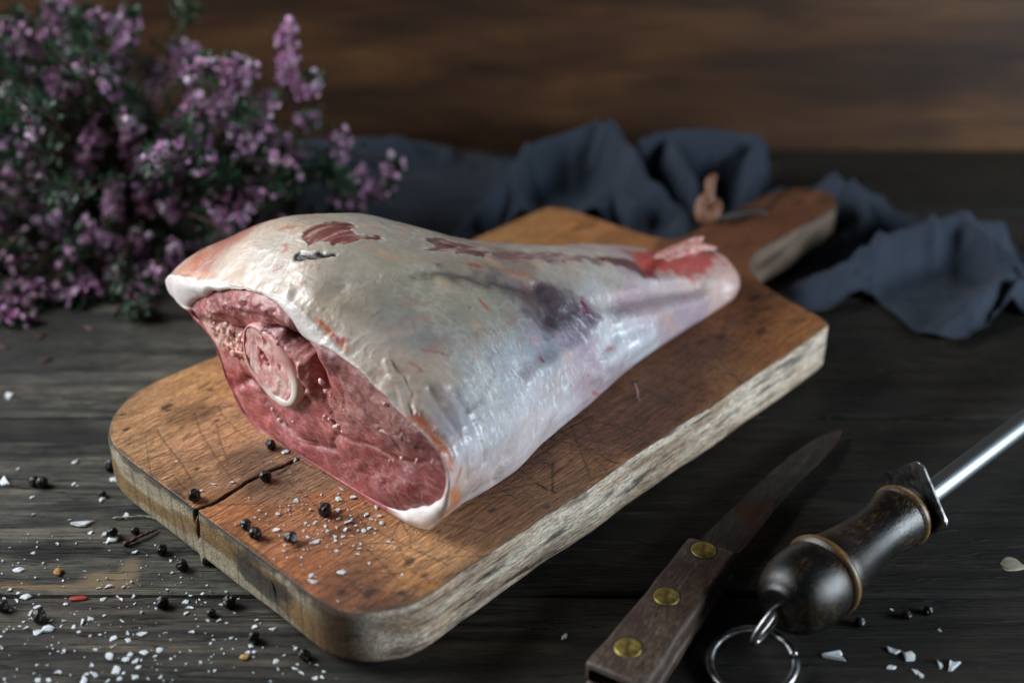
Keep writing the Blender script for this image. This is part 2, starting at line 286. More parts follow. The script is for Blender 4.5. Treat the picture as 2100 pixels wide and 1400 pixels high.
BITS = [
 [54.3,43.9,2],[59.8,42.6,1.8],[65.7,44.4,2.2],[52.4,48.2,1.6],[46.2,43,1.7],[55.2,36,1.6],[43.2,45.3,1.5],[49.1,36.6,1.5],[62.2,47.1,1.5],
 [113.8,45.7,1.6],[115.6,43.1,1.5],[117.4,41.3,1.2],[115.5,29.5,1.5],[118.4,29,1.6],[121.3,28.6,1.5],[123.6,28.3,1.3],[113.3,28.9,1.2],
 [150.7,28.6,1.2],[157.7,31.5,1],[166.8,36,1.3],[174,39,1.5],[150.7,53.6,1],[165.9,33.4,0.9],[82.1,13.7,1.3],[91.8,17.8,0.9],[111.8,29.1,1.1],
 [77.9,16.1,1],[125.3,38.6,1.1],]
TENDON = [
 [[235.8,125.8,35.2],[270,120.6,26],[286.3,120.3,26]],[[239.4,128.8,33.3],[265.7,123.8,26],[282.4,125.2,25]],]
BOARD_COL = [
 [29.7,9.4,165,120,80,7.5],[53.9,11.5,178,128,80,7.5],[70.3,7.3,165,115,70,5],[30.6,27.1,182,132,88,7.5],[13,35.4,160,118,80,6.25],
 [30.1,53.3,180,128,90,7.5],[47.4,50.1,182,130,90,6.25],[15.2,67.8,165,118,80,6.25],[26.2,79.3,150,108,80,7.5],[33.1,96.2,135,98,72,7.5],
 [4.7,89.6,170,112,62,5],[7.1,105.6,158,95,52,7.5],[10.3,126.1,160,98,55,7.5],[24.3,132.2,158,98,58,7.5],[7.4,147.5,150,84,42,7.5],
 [10.4,166.2,110,62,32,6.25],[20,168.6,105,62,34,6.25],[26,158.9,140,88,50,7.5],[41.8,163.1,165,112,66,7.5],[34.2,179.5,160,105,55,5],
 [48,177.9,160,112,68,6.25],[65.8,175.5,150,100,58,6.25],[79.6,172.4,130,82,46,6.25],[103.5,160.1,100,56,28,6.25],[119.3,161.8,92,50,26,6.25],
 [141,158.7,95,52,26,6.25],[104.8,180.5,140,90,50,5],[159.6,167.4,110,62,32,6.25],[130.7,178.7,135,85,44,5],[185.1,160.3,105,60,30,6.25],
 [210.2,162.8,108,62,30,6.25],[242.3,158.4,100,56,28,5],[250.3,166.7,120,70,32,6.25],[281.9,158.8,112,64,30,6.25],[285.3,176.4,128,78,36,5],
 [293.5,141.9,96,54,28,5],[225.7,178.9,125,78,38,5],[284.7,8.4,150,100,52,7.5],[256.2,5.6,150,102,56,5],[290.5,32.6,145,92,46,6.25],
 [295.2,63.7,130,80,40,6.25],[314.8,88.5,95,55,30,5],[345.3,98.7,90,50,28,6.25],[396.2,96.6,86,48,28,7.5],[417.5,109.1,96,56,30,5],]
BOARD_LINE = [
 [[[0.1,90.3],[5.3,92.1],[14.7,91.9],[25.3,90.4],[33.5,90.9],[41,92.4],[48.7,93]],[4,3,3],0.95,2.6],
 [[[44.9,94],[39.6,95.8],[35.5,96.3]],[40,28,20],0.5,0.6],[[[0.1,90.3],[-2.1,95.1],[-2.4,96.5]],[4,3,3],0.9,2.5],
 [[[0.8,47],[5.1,47.5],[13.1,49.8]],[60,45,30],0.4,0.3],[[[20.3,31.5],[16.4,46.6],[13.9,59.2],[9.7,74.1]],[110,62,34],0.25,0.2],
 [[[39,33.2],[32.1,47.5],[26.7,65.1],[21.2,86.2],[21,93]],[120,70,38],0.25,0.25],
 [[[49.8,36.1],[46,43.2],[43.3,59.2],[43.2,69.6]],[115,66,36],0.25,0.25],[[[40.1,47.9],[33.6,59.5],[26.8,75.1]],[112,64,36],0.2,0.2],
 [[[6.1,65.6],[5.1,74],[4.6,81.4]],[105,60,34],0.25,0.2],[[[1.1,55.6],[13,60.6],[25.7,66.5],[35.1,73.8]],[130,85,52],0.25,0.15],
 [[[-0.5,63.4],[13.2,70.6],[25.8,76.5]],[130,82,50],0.25,0.15],[[[-1.9,69],[10.4,74.8]],[125,80,48],0.25,0.15],
 [[[5.1,47.5],[19.3,54.8],[31.2,62.2]],[140,95,60],0.2,0.1],[[[33.1,27],[40.6,30.9],[47.2,36.1],[55.2,42.9]],[85,60,42],0.35,0.15],
 [[[50,19.1],[57.3,18]],[60,45,32],0.6,0.2],[[[22.4,94.4],[29.1,101.5],[35.2,112.5]],[110,70,45],0.2,0.1],[[[4,143.2],[-2.6,143]],[50,30,20],0.3,0.2],
 [[[16.2,136.4],[7.3,137.4]],[80,50,30],0.25,0.1],[[[51.7,152.1],[47,162.3]],[50,32,22],0.35,0.2],[[[49,154.5],[40.2,159.3]],[60,38,24],0.3,0.2],
 [[[87.6,167.2],[103.8,174.8],[105.1,185.5]],[34,22,16],0.4,0.3],[[[106.2,163],[103.6,181.6]],[34,22,16],0.4,0.3],
 [[[110.1,162.1],[119.1,171.5]],[30,20,15],0.45,0.3],[[[118.7,171.1],[102.9,185.4]],[34,22,16],0.4,0.3],
 [[[98.4,178.5],[129.2,174.6]],[50,32,20],0.3,0.2],[[[96.1,164.4],[118,162.9],[143.9,161.7]],[36,24,16],0.35,0.2],
 [[[129.8,154.8],[135.8,171.5]],[34,22,16],0.45,0.3],[[[124.4,157],[158.1,160.4]],[40,24,16],0.35,0.3],
 [[[138.1,155.7],[136.4,189.6]],[50,30,18],0.3,0.2],[[[145.2,157.7],[121.9,188.9]],[50,30,18],0.3,0.2],
 [[[152.4,159.8],[165.5,189.6]],[50,30,18],0.3,0.2],[[[162.5,159.5],[189.6,165]],[50,30,18],0.3,0.2],
 [[[166.9,161.3],[169.9,178.1]],[44,28,16],0.35,0.2],[[[189.9,153.5],[187.8,174.7]],[46,28,16],0.4,0.2],
 [[[202.5,154.7],[206.2,182.4]],[56,34,18],0.3,0.2],[[[227.1,155.5],[225.3,184.6]],[60,36,18],0.3,0.2],
 [[[85.4,169.4],[97,177.1],[95.1,184.2]],[70,45,28],0.25,0.2],[[[152.7,181.4],[171.3,179.6]],[60,38,20],0.3,0.2],
 [[[48.9,75.6],[48.1,89.9],[48.3,102.4]],[90,60,40],0.25,0.1],[[[417.4,89.2],[387.6,92.4],[354.5,92.2]],[24,17,14],1.6,0.5],
 [[[13.7,167.8],[12.6,179.8]],[50,30,20],0.3,0.1],[[[12.6,160.8],[18.5,178.4]],[60,36,22],0.25,0.1],
 [[[32.6,163.8],[38.8,169.1],[42.7,171.5]],[200,150,95],0.5,0],[[[30.3,186.3],[32.7,190.2]],[205,130,50],1,0],]
BOARD_SPOT = [
 [32.4,20.7,2.2],[31.6,23.7,1.2],[41.8,45.4,1.1],[15.8,68.5,1.1],[53.8,23.1,1.4],[-0.8,167.6,1.3],[22.5,184.5,1],[56,169.5,1.2],[34.8,184,1.5],
 [189.8,156.4,1.6],[240.7,156.7,2],[294.4,150.2,3],[267.6,171.5,3],[250.9,160.7,2],[311.6,153.2,2],[300.2,178,1.5],[36.7,174.1,2],[15.2,176.9,2.5],
 [406.8,102.8,2.5],[95.5,189,1.3],[79.8,174.9,1.5],[11.2,23.1,1.4],[15.9,11.8,1.2],[7.9,169.2,1.5],]
SALT_BOARD = [
 [30.2,114.9,2.3],[20.5,116.5,1.5],[39.8,119,1.3],[47.3,122.1,2.1],[42.5,126.4,2.1],[47.2,129.3,2.1],[37.9,127.8,1],[37.6,131.6,1.7],[34.3,135.7,1.4],
 [40.7,134.2,0.6],[38.6,137.4,1.5],[35.6,139.9,2.2],[36.3,143.8,1.1],[43.9,141.5,1.6],[49.5,140.9,1.8],[46.5,146,1.6],[44.3,149.8,1.5],
 [36.4,148.3,1.5],[38.8,149.1,1.4],[43,145.2,1.4],[28.2,135.6,1.6],[30.3,139.4,1.4],[27.3,131,1.1],[24,128.5,1],[23.9,130.5,0.9],[20.5,131.7,1.2],
 [13.7,123.8,2.1],[12.2,127.4,1.2],[10.1,133.4,1.1],[7.6,135.9,1.3],[19.4,140.3,2.5],[19.4,136,1.4],[26.7,142.9,1.4],[25.3,144.9,1.5],[28.7,145.4,1.3],
 [31.2,147.4,0.9],[32.2,143.1,1.6],[25.5,148.2,0.7],[28,152.2,0.8],[28.2,155.1,1.1],[25.6,157.4,1.7],[21.5,150,1.1],[20.6,145.6,0.6],[21.9,134.9,0.5],
 [2.5,136.7,0.5],[10,141.7,0.6],[10.6,145.4,0.5],[7.5,146.7,0.5],[14.8,160.9,2.4],[6.1,154.1,1.7],[4.6,157.5,2.9],[26.1,171.3,0.4],[22.8,166.8,0.4],
 [13.1,155.5,0.3],[15.5,148.9,0.3],[31,158.9,0.5],[38.8,160.1,1.1],[51.7,149.4,1.4],[52.2,153.2,1.1],[47.1,111,0.7],[69.1,129.1,0.7],[18.4,119.9,0.5],
 [21.6,123.2,0.3],[28.5,124.3,0.5],[26.9,117.8,0.4],[16.9,113,0.6],[23.1,137.1,0.6],[16,142.1,0.5],[11.7,138.5,0.4],[31.9,149.5,0.4],[38.5,152.4,0.6],
 [39,143.4,0.5],[41.7,140.2,0.4],[40.5,146.6,0.4],[30.8,132.5,0.9],[31.3,134.1,0.8],[29.4,130.6,0.5],[12,131,0.6],[6.6,132.9,0.4],[49.4,163.5,0.4],
 [38,164.3,0.4],[9.6,125,0.3],[6.2,126.1,0.4],[21.8,140.8,0.5],[34.1,142.7,0.4],[44.6,123.6,1.1],[42.4,130.6,0.4],[47.7,85.5,2.7],[14,82.4,1.5],
 [19.7,86.9,1.7],[12.6,58.3,1.2],[8.2,82.3,1.3],[47,92.8,1.9],]
SALT_TABLE = [
 [-197.6,405.8,3.5],[-203.7,404.2,0.9],[-194.8,417,1],[-205.6,420.2,0.7],[-197.2,413,0.5],[-183.8,412.7,0.8],[-193.7,398.4,0.5],[-197.2,394.5,1.4],
 [-193.2,392.7,1.1],[-189.6,390.4,2.4],[-192.5,388.3,1.6],[-197.5,389.7,1.1],[-164.3,418.4,0.6],[-153.1,417.1,1.2],[-170.9,405.5,1],[-177.8,400,0.7],
 [-176.7,396.4,0.8],[-162.5,395.4,1.5],[-159.2,396.2,2.4],[-148.7,407.6,0.7],[-147.4,408.8,0.5],[-154,403.5,0.5],[-148.4,400.1,0.5],[-137.6,412.1,0.8],
 [-135.7,404.5,0.9],[-131.6,402,0.7],[-130.9,398.8,0.5],[-124.1,403,0.4],[-135.7,394.4,1.3],[-159,388.9,1.7],[-153.7,390,1.5],[-152,389.1,1.6],
 [-152.1,398,0.7],[-153.2,396,1.2],[-147.9,390.4,2.1],[-145.9,386.4,1.4],[-172.8,386.3,1.4],[-185,391.7,0.7],[-183.1,384.3,2],[-184.9,380.9,2.2],
 [-183.1,378.3,1.4],[-185.9,376.5,1.1],[-184.2,373,1.8],[-186.6,373.9,0.9],[-193,382.8,1.1],[-191.9,384.1,0.6],[-178.8,370.8,2.1],[-175.8,372.1,3.6],
 [-176.5,371.3,1.6],[-170.6,376.7,1.6],[-171,373.8,1],[-167.8,380.5,0.8],[-163.4,376.3,2.4],[-160.9,377.9,2],[-166.1,373.5,1.6],[-163.5,370.8,1.4],
 [-158.6,368.9,1.2],[-155,369.5,0.9],[-153.3,370.5,0.6],[-156.9,374.6,0.6],[-148.6,376.7,1.7],[-156.1,379.7,1],[-144.9,370.1,1.5],[-143.4,366.3,2],
 [-149.3,367.6,2.5],[-148.4,363,1.5],[-139,369.7,2.7],[-135.4,375.8,0.5],[-131.2,370.3,0.9],[-120.8,370.8,2.1],[-118.9,373.9,0.7],[-120.5,377.9,0.6],
 [-126.4,387.5,1.8],[-124.4,384.2,2.5],[-125,380.9,1.4],[-122.6,387.5,1.4],[-121.4,388.9,1.2],[-127.3,392.7,1.1],[-125.4,391.1,1.2],[-121.1,392.2,1.1],
 [-138.2,387,1.1],[-137.1,383.9,1.1],[-140.4,385,0.7],[-142.9,383.9,0.5],[-148.8,384.9,0.7],[-154.6,361.7,1.6],[-153.1,362.6,0.4],[-166.1,360.7,1.6],
 [-168.2,360.7,0.7],[-173,363,0.6],[-148.3,358.2,2.9],[-147.3,356.5,0.8],[-141,358.8,1.5],[-142.2,356.4,1.9],[-137.9,355.4,2],[-136.2,356.2,1],
 [-135.9,360,2.5],[-130.7,361.1,1.8],[-131.7,358.2,1.4],[-131.2,356.2,0.6],[-125.8,356.7,0.9],[-122.9,360.2,0.6],[-119.3,360.9,0.8],[-153.7,353.7,1.9],
 [-136.3,352.7,1.2],[-137.2,352.2,0.6],[-165.2,350,1.8],[-170,353.6,0.7],[-174,353.6,1],[-173.8,349.5,0.7],[-143.9,350.5,3.3],[-141.2,349.5,1.2],
 [-154.3,349,1.4],[-151.4,348.6,2.2],[-136.5,347.6,1.6],[-141.7,346.7,1.7],[-145.8,345.6,1.6],[-131.5,346.7,1.2],[-127.5,347.6,1.4],[-154.5,345.7,2.9],
 [-167.4,346.1,1.6],[-171.3,346.1,2],[-192.1,368.4,1.1],[-190.5,363.4,0.8],[-172.3,368.2,0.5],[-188.6,372.6,0.6],[-175.9,377.1,0.9],[-190.6,373.9,0.4],
 [-112,393.4,1],[-106.4,389.3,0.8],[-112.8,385.6,1.5],[-119,387.2,0.9],[-106.6,381.3,0.8],[-120.5,377.9,0.6],[-116,377.1,1.4],[-111.4,377.4,1.9],
 [-108.5,375.7,0.8],[-97.5,377.4,1.1],[-97.4,373.8,1.7],[-90,372.4,2],[-105.2,367.6,1.4],[-103.4,367.1,0.8],[-112.5,365,0.9],[-111.8,366.7,1.1],
 [-119.3,360.9,0.9],[-97.1,363.4,1.7],[-97.9,360.2,1.5],[-95.4,360.5,1.3],[-95.2,357.8,0.7],[-106.5,359.5,0.7],[-83.9,358.4,1.1],[-86.6,355.4,1.6],
 [-85.5,351.4,1.6],[-78.6,354,1],[-79,351.6,1.6],[-76.6,349.8,2],[-71.7,353.7,1.2],[-68.6,350.3,1.1],[-71.3,347.4,1.8],[-68.7,347.1,1.7],
 [-110.4,350.5,0.8],[-108.3,350.9,1.2],[-87.2,345.6,1.1],[-131.6,401.8,0.7],[-130.9,398.8,0.5],[-120.4,397.1,0.8],[-119.1,373.9,0.9],[-81.4,363.5,0.5],
 [-94.1,350,0.7],[-75.8,360.2,0.8],[-110.3,354.7,0.7],[-87.5,363,0.3],[-63.6,346.9,0.4],[-110.9,357.9,0.7],[-221.6,465.1,5.3],[-219.4,474.1,1.6],
 [-195.7,479.2,2.4],[-189.8,461.6,1],[-202.4,441.8,1.8],[-191.6,463.3,1.8],[-176.2,451.9,2.4],[-179.9,435.2,5.3],[-175.1,429.8,1.8],[-163.9,440.8,2.9],
 [-168.7,428.5,2.9],[-164.9,424.7,4.1],[-174.5,465.8,2.9],[-153.3,417,2],[-186.5,438.2,1],[-186.8,422.5,1.4],[-194.8,416.3,1.4],[-137.9,411.8,1.2],
 [-206.9,453.6,1.4],[-179.3,422.5,1.2],[-243.5,533.6,3.3],[-225,529.3,2],[-228.5,566.4,2.9],[-241.5,573.5,2],]
SALT_RIGHT = [
 [118,358.6,5.7],[141.5,361.3,4.1],[146.7,357.8,3.7],[138.2,352.2,3.1],[146.9,350,2],[148.3,348.6,1.8],[161.9,371.8,1.7],[160.3,352.7,5.5],
 [156.2,353.3,3.1],[146.2,383,1.3],[19.8,368.5,2.4],]
PEPPER_BOARD = [
 [3.1,85.3],[30.1,95.4],[45.3,79],[32.8,129.7],[6.3,114.6],[5.5,121.8],[13.1,133.6],]
PEPPER_TABLE = [
 [-204.7,461.6],[-208.5,462.6],[-176.6,454.3],[-165.1,427.2],[-156.4,429.4],[-142.5,416.7],[-131.9,406.7],[-134.9,385],[-109,385.3],[-96.3,366.1],
 [-76.3,356.9],[-195.7,383.1],[-180.1,377.4],[-115.1,379.8],[-178.2,474.1],]
PEPPER_RIGHT = [
 [131.8,374.5],[159.4,380.9],[150.6,378.5],]
HEATHER = [
 [[-262.5,753,73.3],[-256.4,745,128.7]],[[-254.9,748,93.1],[-236.2,740,124.6]],[[-278.8,743,94.8],[-279,735,117.6]],
 [[-269.3,738,75.8],[-250.1,730,107.9]],[[-284.7,708,92.6],[-280.8,700,112.2]],[[-280.1,728,85.4],[-283.9,720,102.6]],
 [[-246.7,778,67.3],[-231.1,770,97.7]],[[-229.8,783,46.3],[-217,775,80.8]],[[-203.7,778,73.6],[-200.4,770,97.7]],[[-201.3,798,53.7],[-197.9,790,92.7]],
 [[-163.3,708,101.1],[-147.3,700,110.8]],[[-166.6,698,79.1],[-140.3,690,110.1]],[[-162.1,698,70.4],[-131.2,690,93.5]],
 [[-157.6,698,61.6],[-132.6,690,79.3]],[[-193.1,688,68.6],[-166.3,680,97.2]],[[-190.5,683,59],[-172,675,85.2]],[[-175.2,698,52.7],[-175.8,690,79.3]],
 [[-129.5,728,85.4],[-124.8,720,125.1]],[[-117.9,708,89.7],[-107.8,700,101.1]],[[-160.2,728,33.7],[-133.7,720,55.6]],[[-153.7,728,40],[-154,720,52.5]],
 [[-238.8,708,54.5],[-224.1,700,81.2]],[[-245.7,698,46.6],[-230.4,690,76.4]],[[-215,698,46.6],[-213.7,690,79.3]],[[-205.8,688,35.9],[-202.4,680,66.1]],
 [[-188.6,698,34.5],[-195.2,690,56]],[[-280.7,698,82],[-281.2,690,93.5]],[[-287.7,708,48.4],[-285.4,700,75.4]],[[-276.5,688,29.8],[-285.6,680,54.4]],
 [[-272.5,698,37.5],[-273.3,690,64.9]],[[-265.8,688,26.8],[-267.7,680,48.5]],[[-255.2,688,23.7],[-251.8,680,45.5]],
 [[-286.4,678,19.2],[-285.5,670,38.2]],[[-226.6,678,28.4],[-218,670,52.9]],[[-204.1,678,31.4],[-205,670,50]],[[-185.1,668,33.1],[-189.8,660,45.7]],
 [[-214.9,648,18.9],[-230.5,640,40.6]],[[-223.2,648,33.8],[-224.5,640,28.9]],[[-210.4,658,10.8],[-203,650,29.9]],[[-153.8,658,28.9],[-162.9,650,53.2]],
 [[-155.5,658,37.8],[-149.4,650,56]],[[-166.4,658,13.8],[-146.9,650,29.9]],[[-161.3,668,27.1],[-141.4,660,48.6]],[[-243.8,648,6.8],[-234.4,640,17]],
 [[-222.6,648,3.7],[-215.3,640,20]],[[-198,658,1.5],[-196.7,650,17.9]],[[-186.6,658,4.6],[-190.5,650,23.9]],[[-236.1,638,-12.4],[-222.2,630,10.3]],
 [[-218.6,648,-5.5],[-200.6,640,11]],[[-224.2,643,-15.3],[-203.5,635,1.5]],[[-210.4,648,-5.5],[-215.5,640,-16.7]],
 [[-208.5,648,-30.9],[-206.9,640,-13.6]],[[-190.3,668,-29.4],[-193,660,-41.2]],[[-189.4,688,-34],[-174.1,680,-16.5]],
 [[-264.2,638,-3.2],[-264.1,630,-1.8]],[[-256.7,638,-6.2],[-258.2,630,1.2]],[[-292.6,668,-0.6],[-286.9,660,0.5]],
 [[-260.5,608,-19.7],[-258.3,600,-14.2]],[[-198.9,668,-29.4],[-186.4,660,-12.1]],[[-232.7,638,-25],[-233.6,630,-11]],
 [[-98.5,708,51.4],[-97.7,700,71.1]],[[-90.5,708,43.9],[-87.7,700,30.5]],[[-73.3,708,48.4],[-64.4,700,45.8]],[[-82.6,708,33.1],[-70.6,700,33.6]],
 [[-100.2,708,26.9],[-99.6,700,21.2]],[[-90.1,708,26.9],[-91.1,700,21.2]],[[-224,808,63],[-229.7,800,75.4]],[[-229.1,768,107.3],[-245.9,760,115.6]],
 [[-156.2,738,60.6],[-125.1,730,39.1]],[[-149,708,-5],[-128.9,700,11.7]],[[-272.3,658,1.5],[-277.5,650,17.9]],[[-259.1,678,16.1],[-262.7,670,29.2]],
 [[-270.9,628,-13],[-276.9,620,-2.3]],[[-271,618,-16.4],[-273.4,610,-14.7]],[[-251.5,633,-15.8],[-241.9,625,-5.1]],
 [[-264.4,628,-6.8],[-254.2,620,-8.4]],[[-277.1,638,-0.1],[-266.8,630,-1.8]],[[-206.7,648,-18.1],[-194.7,640,-4.3]],
 [[-238.2,628,-9.9],[-234.6,620,-17.6]],[[-275.9,613,-22.7],[-266.2,605,-13.3]],[[-252.7,698,22.1],[-244.4,690,41.1]],
 [[-199.3,748,34.7],[-198.9,740,47.5]],]
CLOTH_PAIR = [
 [-142.3,832.5,-129.6,697.9],[-119.1,832.5,-114.8,694.7],[-92.7,832.5,-83.2,694.7],[-49.5,829.1,-42.8,688.4],[-16.4,822.4,-18.7,694.7],
 [3.3,818.3,5.9,717.7],[32.6,818.3,36.7,714.3],[65.5,822.4,66.3,697.9],[98.3,822.4,86.3,682.1],[131.1,822.4,107.2,679],[157.7,814.2,126.7,697.9],
 [163.4,771,151.2,724.4],[190.3,773.2,178.9,745.4],[214.8,771,192,721],[226,752.5,163,660.9],[241.9,731.3,141.9,618.6],[268.8,721,164,610.7],
 [290.9,697.9,196.4,626.8],[292.8,660.9,219.9,577.9],[298.5,637.8,262,608.1],[298.6,616,275.9,610.7],]
CLOTH_RIDGE = [
 [[[-134.1,826.1,9],[-107.3,822.4,14],[-81.1,818.8,12],[-48.7,818.4,8]],14],
 [[[-25.9,700,6],[-17.5,715.4,14],[-8.8,730.2,20],[0,736.6,22],[5.9,727.6,18],[7.3,717.1,10]],8],
 [[[3.5,725.6,6],[4.8,750.9,14],[7.6,765.7,24],[18.3,770.1,32],[33.8,777.2,34],[45.9,777.8,38],[55.1,779.2,42]],11],
 [[[55.1,779.2,42],[65.2,771,42],[72.1,757.4,34],[76.6,736.5,30],[86.2,723.1,20],[98.8,712.8,12],[100.6,701.2,8]],11],
 [[[43.3,708.6,14],[62.6,739.1,16],[72.7,715.4,14]],12],[[[83.9,771.6,34],[98.4,780.3,36],[123,780.3,36],[144.6,779.6,34],[154.7,778.1,32]],9],
 [[[100.8,773.2,34],[104.6,748.7,28],[109.5,732,16],[110.9,714.5,8]],9],[[[154.1,779,30],[149.8,758,24],[145.2,740.8,12]],9],
 [[[165.3,744.4,12],[156.6,745.2,10]],6],[[[193.5,752.3,16],[198.6,724.9,24],[207.6,711.8,22],[225.3,708.6,14]],9],
 [[[200,717.8,24],[203.8,704.3,16],[194.7,686.5,12],[181.4,673.4,6]],9],
 [[[155.1,625,10],[185.9,638.1,18],[217.6,662,24],[251.1,675.4,26],[276.3,681.5,20]],10],
 [[[251.1,675.4,26],[264.4,653.8,22],[273.6,638.1,18],[279.9,629.6,12]],9],[[[170.8,623.2,8],[193.6,634.3,14],[196.9,632.4,6]],7],
 [[[220.1,581.7,5],[240.9,605.1,12],[267.8,634.3,14]],9],[[[254.3,596.6,8],[267.4,615.8,12],[285.2,636.2,10]],5],]


# ------------------------------------------------------------------ node materials
class M:
    def __init__(s, name, rough=.5, **kw):
        s.m = bpy.data.materials.new(name); s.m.use_nodes = True; s.t = s.m.node_tree; s.n = s.t.nodes
        s.b = s.n['Principled BSDF']; s.b.inputs['Roughness'].default_value = rough
        for k, v in kw.items(): s.b.inputs[k.replace('_', ' ')].default_value = v
        s.co = s.n.new('ShaderNodeTexCoord').outputs['Object']
    def L(s, a, b): s.t.links.new(a, b)
    def _in(s, sock, v):
        if hasattr(v, 'links'): s.L(v, sock)
        else: sock.default_value = v
    def map(s, scale=(1,1,1), rot=(0,0,0), loc=(0,0,0), src=None):
        n = s.n.new('ShaderNodeMapping'); s.L(src or s.co, n.inputs[0])
        n.inputs['Scale'].default_value = scale; n.inputs['Rotation'].default_value = rot; n.inputs['Location'].default_value = loc
        return n.outputs[0]
    def noise(s, scale, vec=None, detail=6, rough=.6, dist=0):
        n = s.n.new('ShaderNodeTexNoise'); s.L(vec or s.co, n.inputs['Vector'])
        n.inputs['Scale'].default_value = scale; n.inputs['Detail'].default_value = detail
        n.inputs['Roughness'].default_value = rough; n.inputs['Distortion'].default_value = dist
        return n.outputs['Fac']
    def wave(s, scale, vec, dist=4, detail=3, dscale=1, direction='Y'):
        n = s.n.new('ShaderNodeTexWave'); s.L(vec, n.inputs['Vector']); n.bands_direction = direction
        n.inputs['Scale'].default_value = scale; n.inputs['Distortion'].default_value = dist
        n.inputs['Detail'].default_value = detail; n.inputs['Detail Scale'].default_value = dscale
        return n.outputs['Fac']
    def vor(s, scale, vec=None, feature='F1'):
        n = s.n.new('ShaderNodeTexVoronoi'); n.feature = feature; s.L(vec or s.co, n.inputs['Vector'])
        n.inputs['Scale'].default_value = scale
        return n.outputs['Distance']
    def ramp(s, x, stops):
        n = s.n.new('ShaderNodeValToRGB'); s.L(x, n.inputs[0]); e = n.color_ramp.elements
        while len(e) < len(stops): e.new(.5)
        for el, (p, c) in zip(e, stops):
            el.position = p
            if not isinstance(c, tuple): c = (c, c, c)
            el.color = (*c, 1)
        return n.outputs[0]
    def mixc(s, f, a, b, mode='MIX'):
        n = s.n.new('ShaderNodeMix'); n.data_type = 'RGBA'; n.blend_type = mode; n.clamp_factor = True
        s._in(n.inputs[0], f)
        for sock, v in ((n.inputs[6], a), (n.inputs[7], b)):
            if isinstance(v, tuple): v = (*v[:3], 1)
            s._in(sock, v)
        return n.outputs[2]
    def math(s, op, a, b=0., c=0.):
        n = s.n.new('ShaderNodeMath'); n.operation = op
        for i, v in enumerate((a, b, c)): s._in(n.inputs[i], v)
        return n.outputs[0]
    def attr(s, name, fac=False):
        n = s.n.new('ShaderNodeAttribute'); n.attribute_name = name
        return n.outputs['Fac' if fac else 'Color']
    def sep(s, src=None):
        n = s.n.new('ShaderNodeSeparateXYZ'); s.L(src or s.co, n.inputs[0]); return n.outputs
    def normal(s):
        g = s.n.new('ShaderNodeTexCoord'); return g.outputs['Normal']
    def bump(s, h, dist=.001, strength=1., prev=None):
        n = s.n.new('ShaderNodeBump'); s.L(h, n.inputs['Height']); n.inputs['Distance'].default_value = dist
        n.inputs['Strength'].default_value = strength
        if prev: s.L(prev, n.inputs['Normal'])
        return n.outputs[0]
    def spot(s, x, y, rx, ry, soft=.35, nscale=60, namp=.5, rot=0):
        """mask of a stain on the table round (x, y) metres"""
        v = s.map((1/rx, 1/ry, 0), (0, 0, rot), (0,0,0), s.map(loc=(-x, -y, 0)))
        n = s.n.new('ShaderNodeVectorMath'); n.operation = 'LENGTH'; s.L(v, n.inputs[0])
        d = s.math('ADD', n.outputs['Value'], s.math('MULTIPLY', s.math('SUBTRACT', s.noise(nscale, s.map((.5,1.6,1))), .5), namp*2))
        return s.ramp(d, [(max(0., .8-soft), 1.), (.8, 0.)])
    def out(s, color=None, rough=None, bump=None, **kw):
        if color is not None: s._in(s.b.inputs['Base Color'], color if not isinstance(color, tuple) else (*color[:3], 1))
        if rough is not None: s._in(s.b.inputs['Roughness'], rough)
        if bump is not None: s.L(bump, s.b.inputs['Normal'])
        for k, v in kw.items(): s._in(s.b.inputs[k.replace('_', ' ')], v)
        return s.m

# ------------------------------------------------------------------ table and back wall
BX, BY = -.18918466, .47253948             # board corner (near left) on the table
UX, UY = math.sin(R(43.7385)), math.cos(R(43.7385))
BROT = math.atan2(UY, UX)
def b2w(u, v, w=0.):
    """board-local mm -> world metres"""
    return (BX + (u*UX + v*UY)/1000, BY + (u*UY - v*UX)/1000, T + w/1000)
def loc3(P, u0=0., v0=0.):
    P = np.asarray(P, float); return np.stack([P[...,0]-u0, -(P[...,1]-v0), P[...,2]], -1)/1000

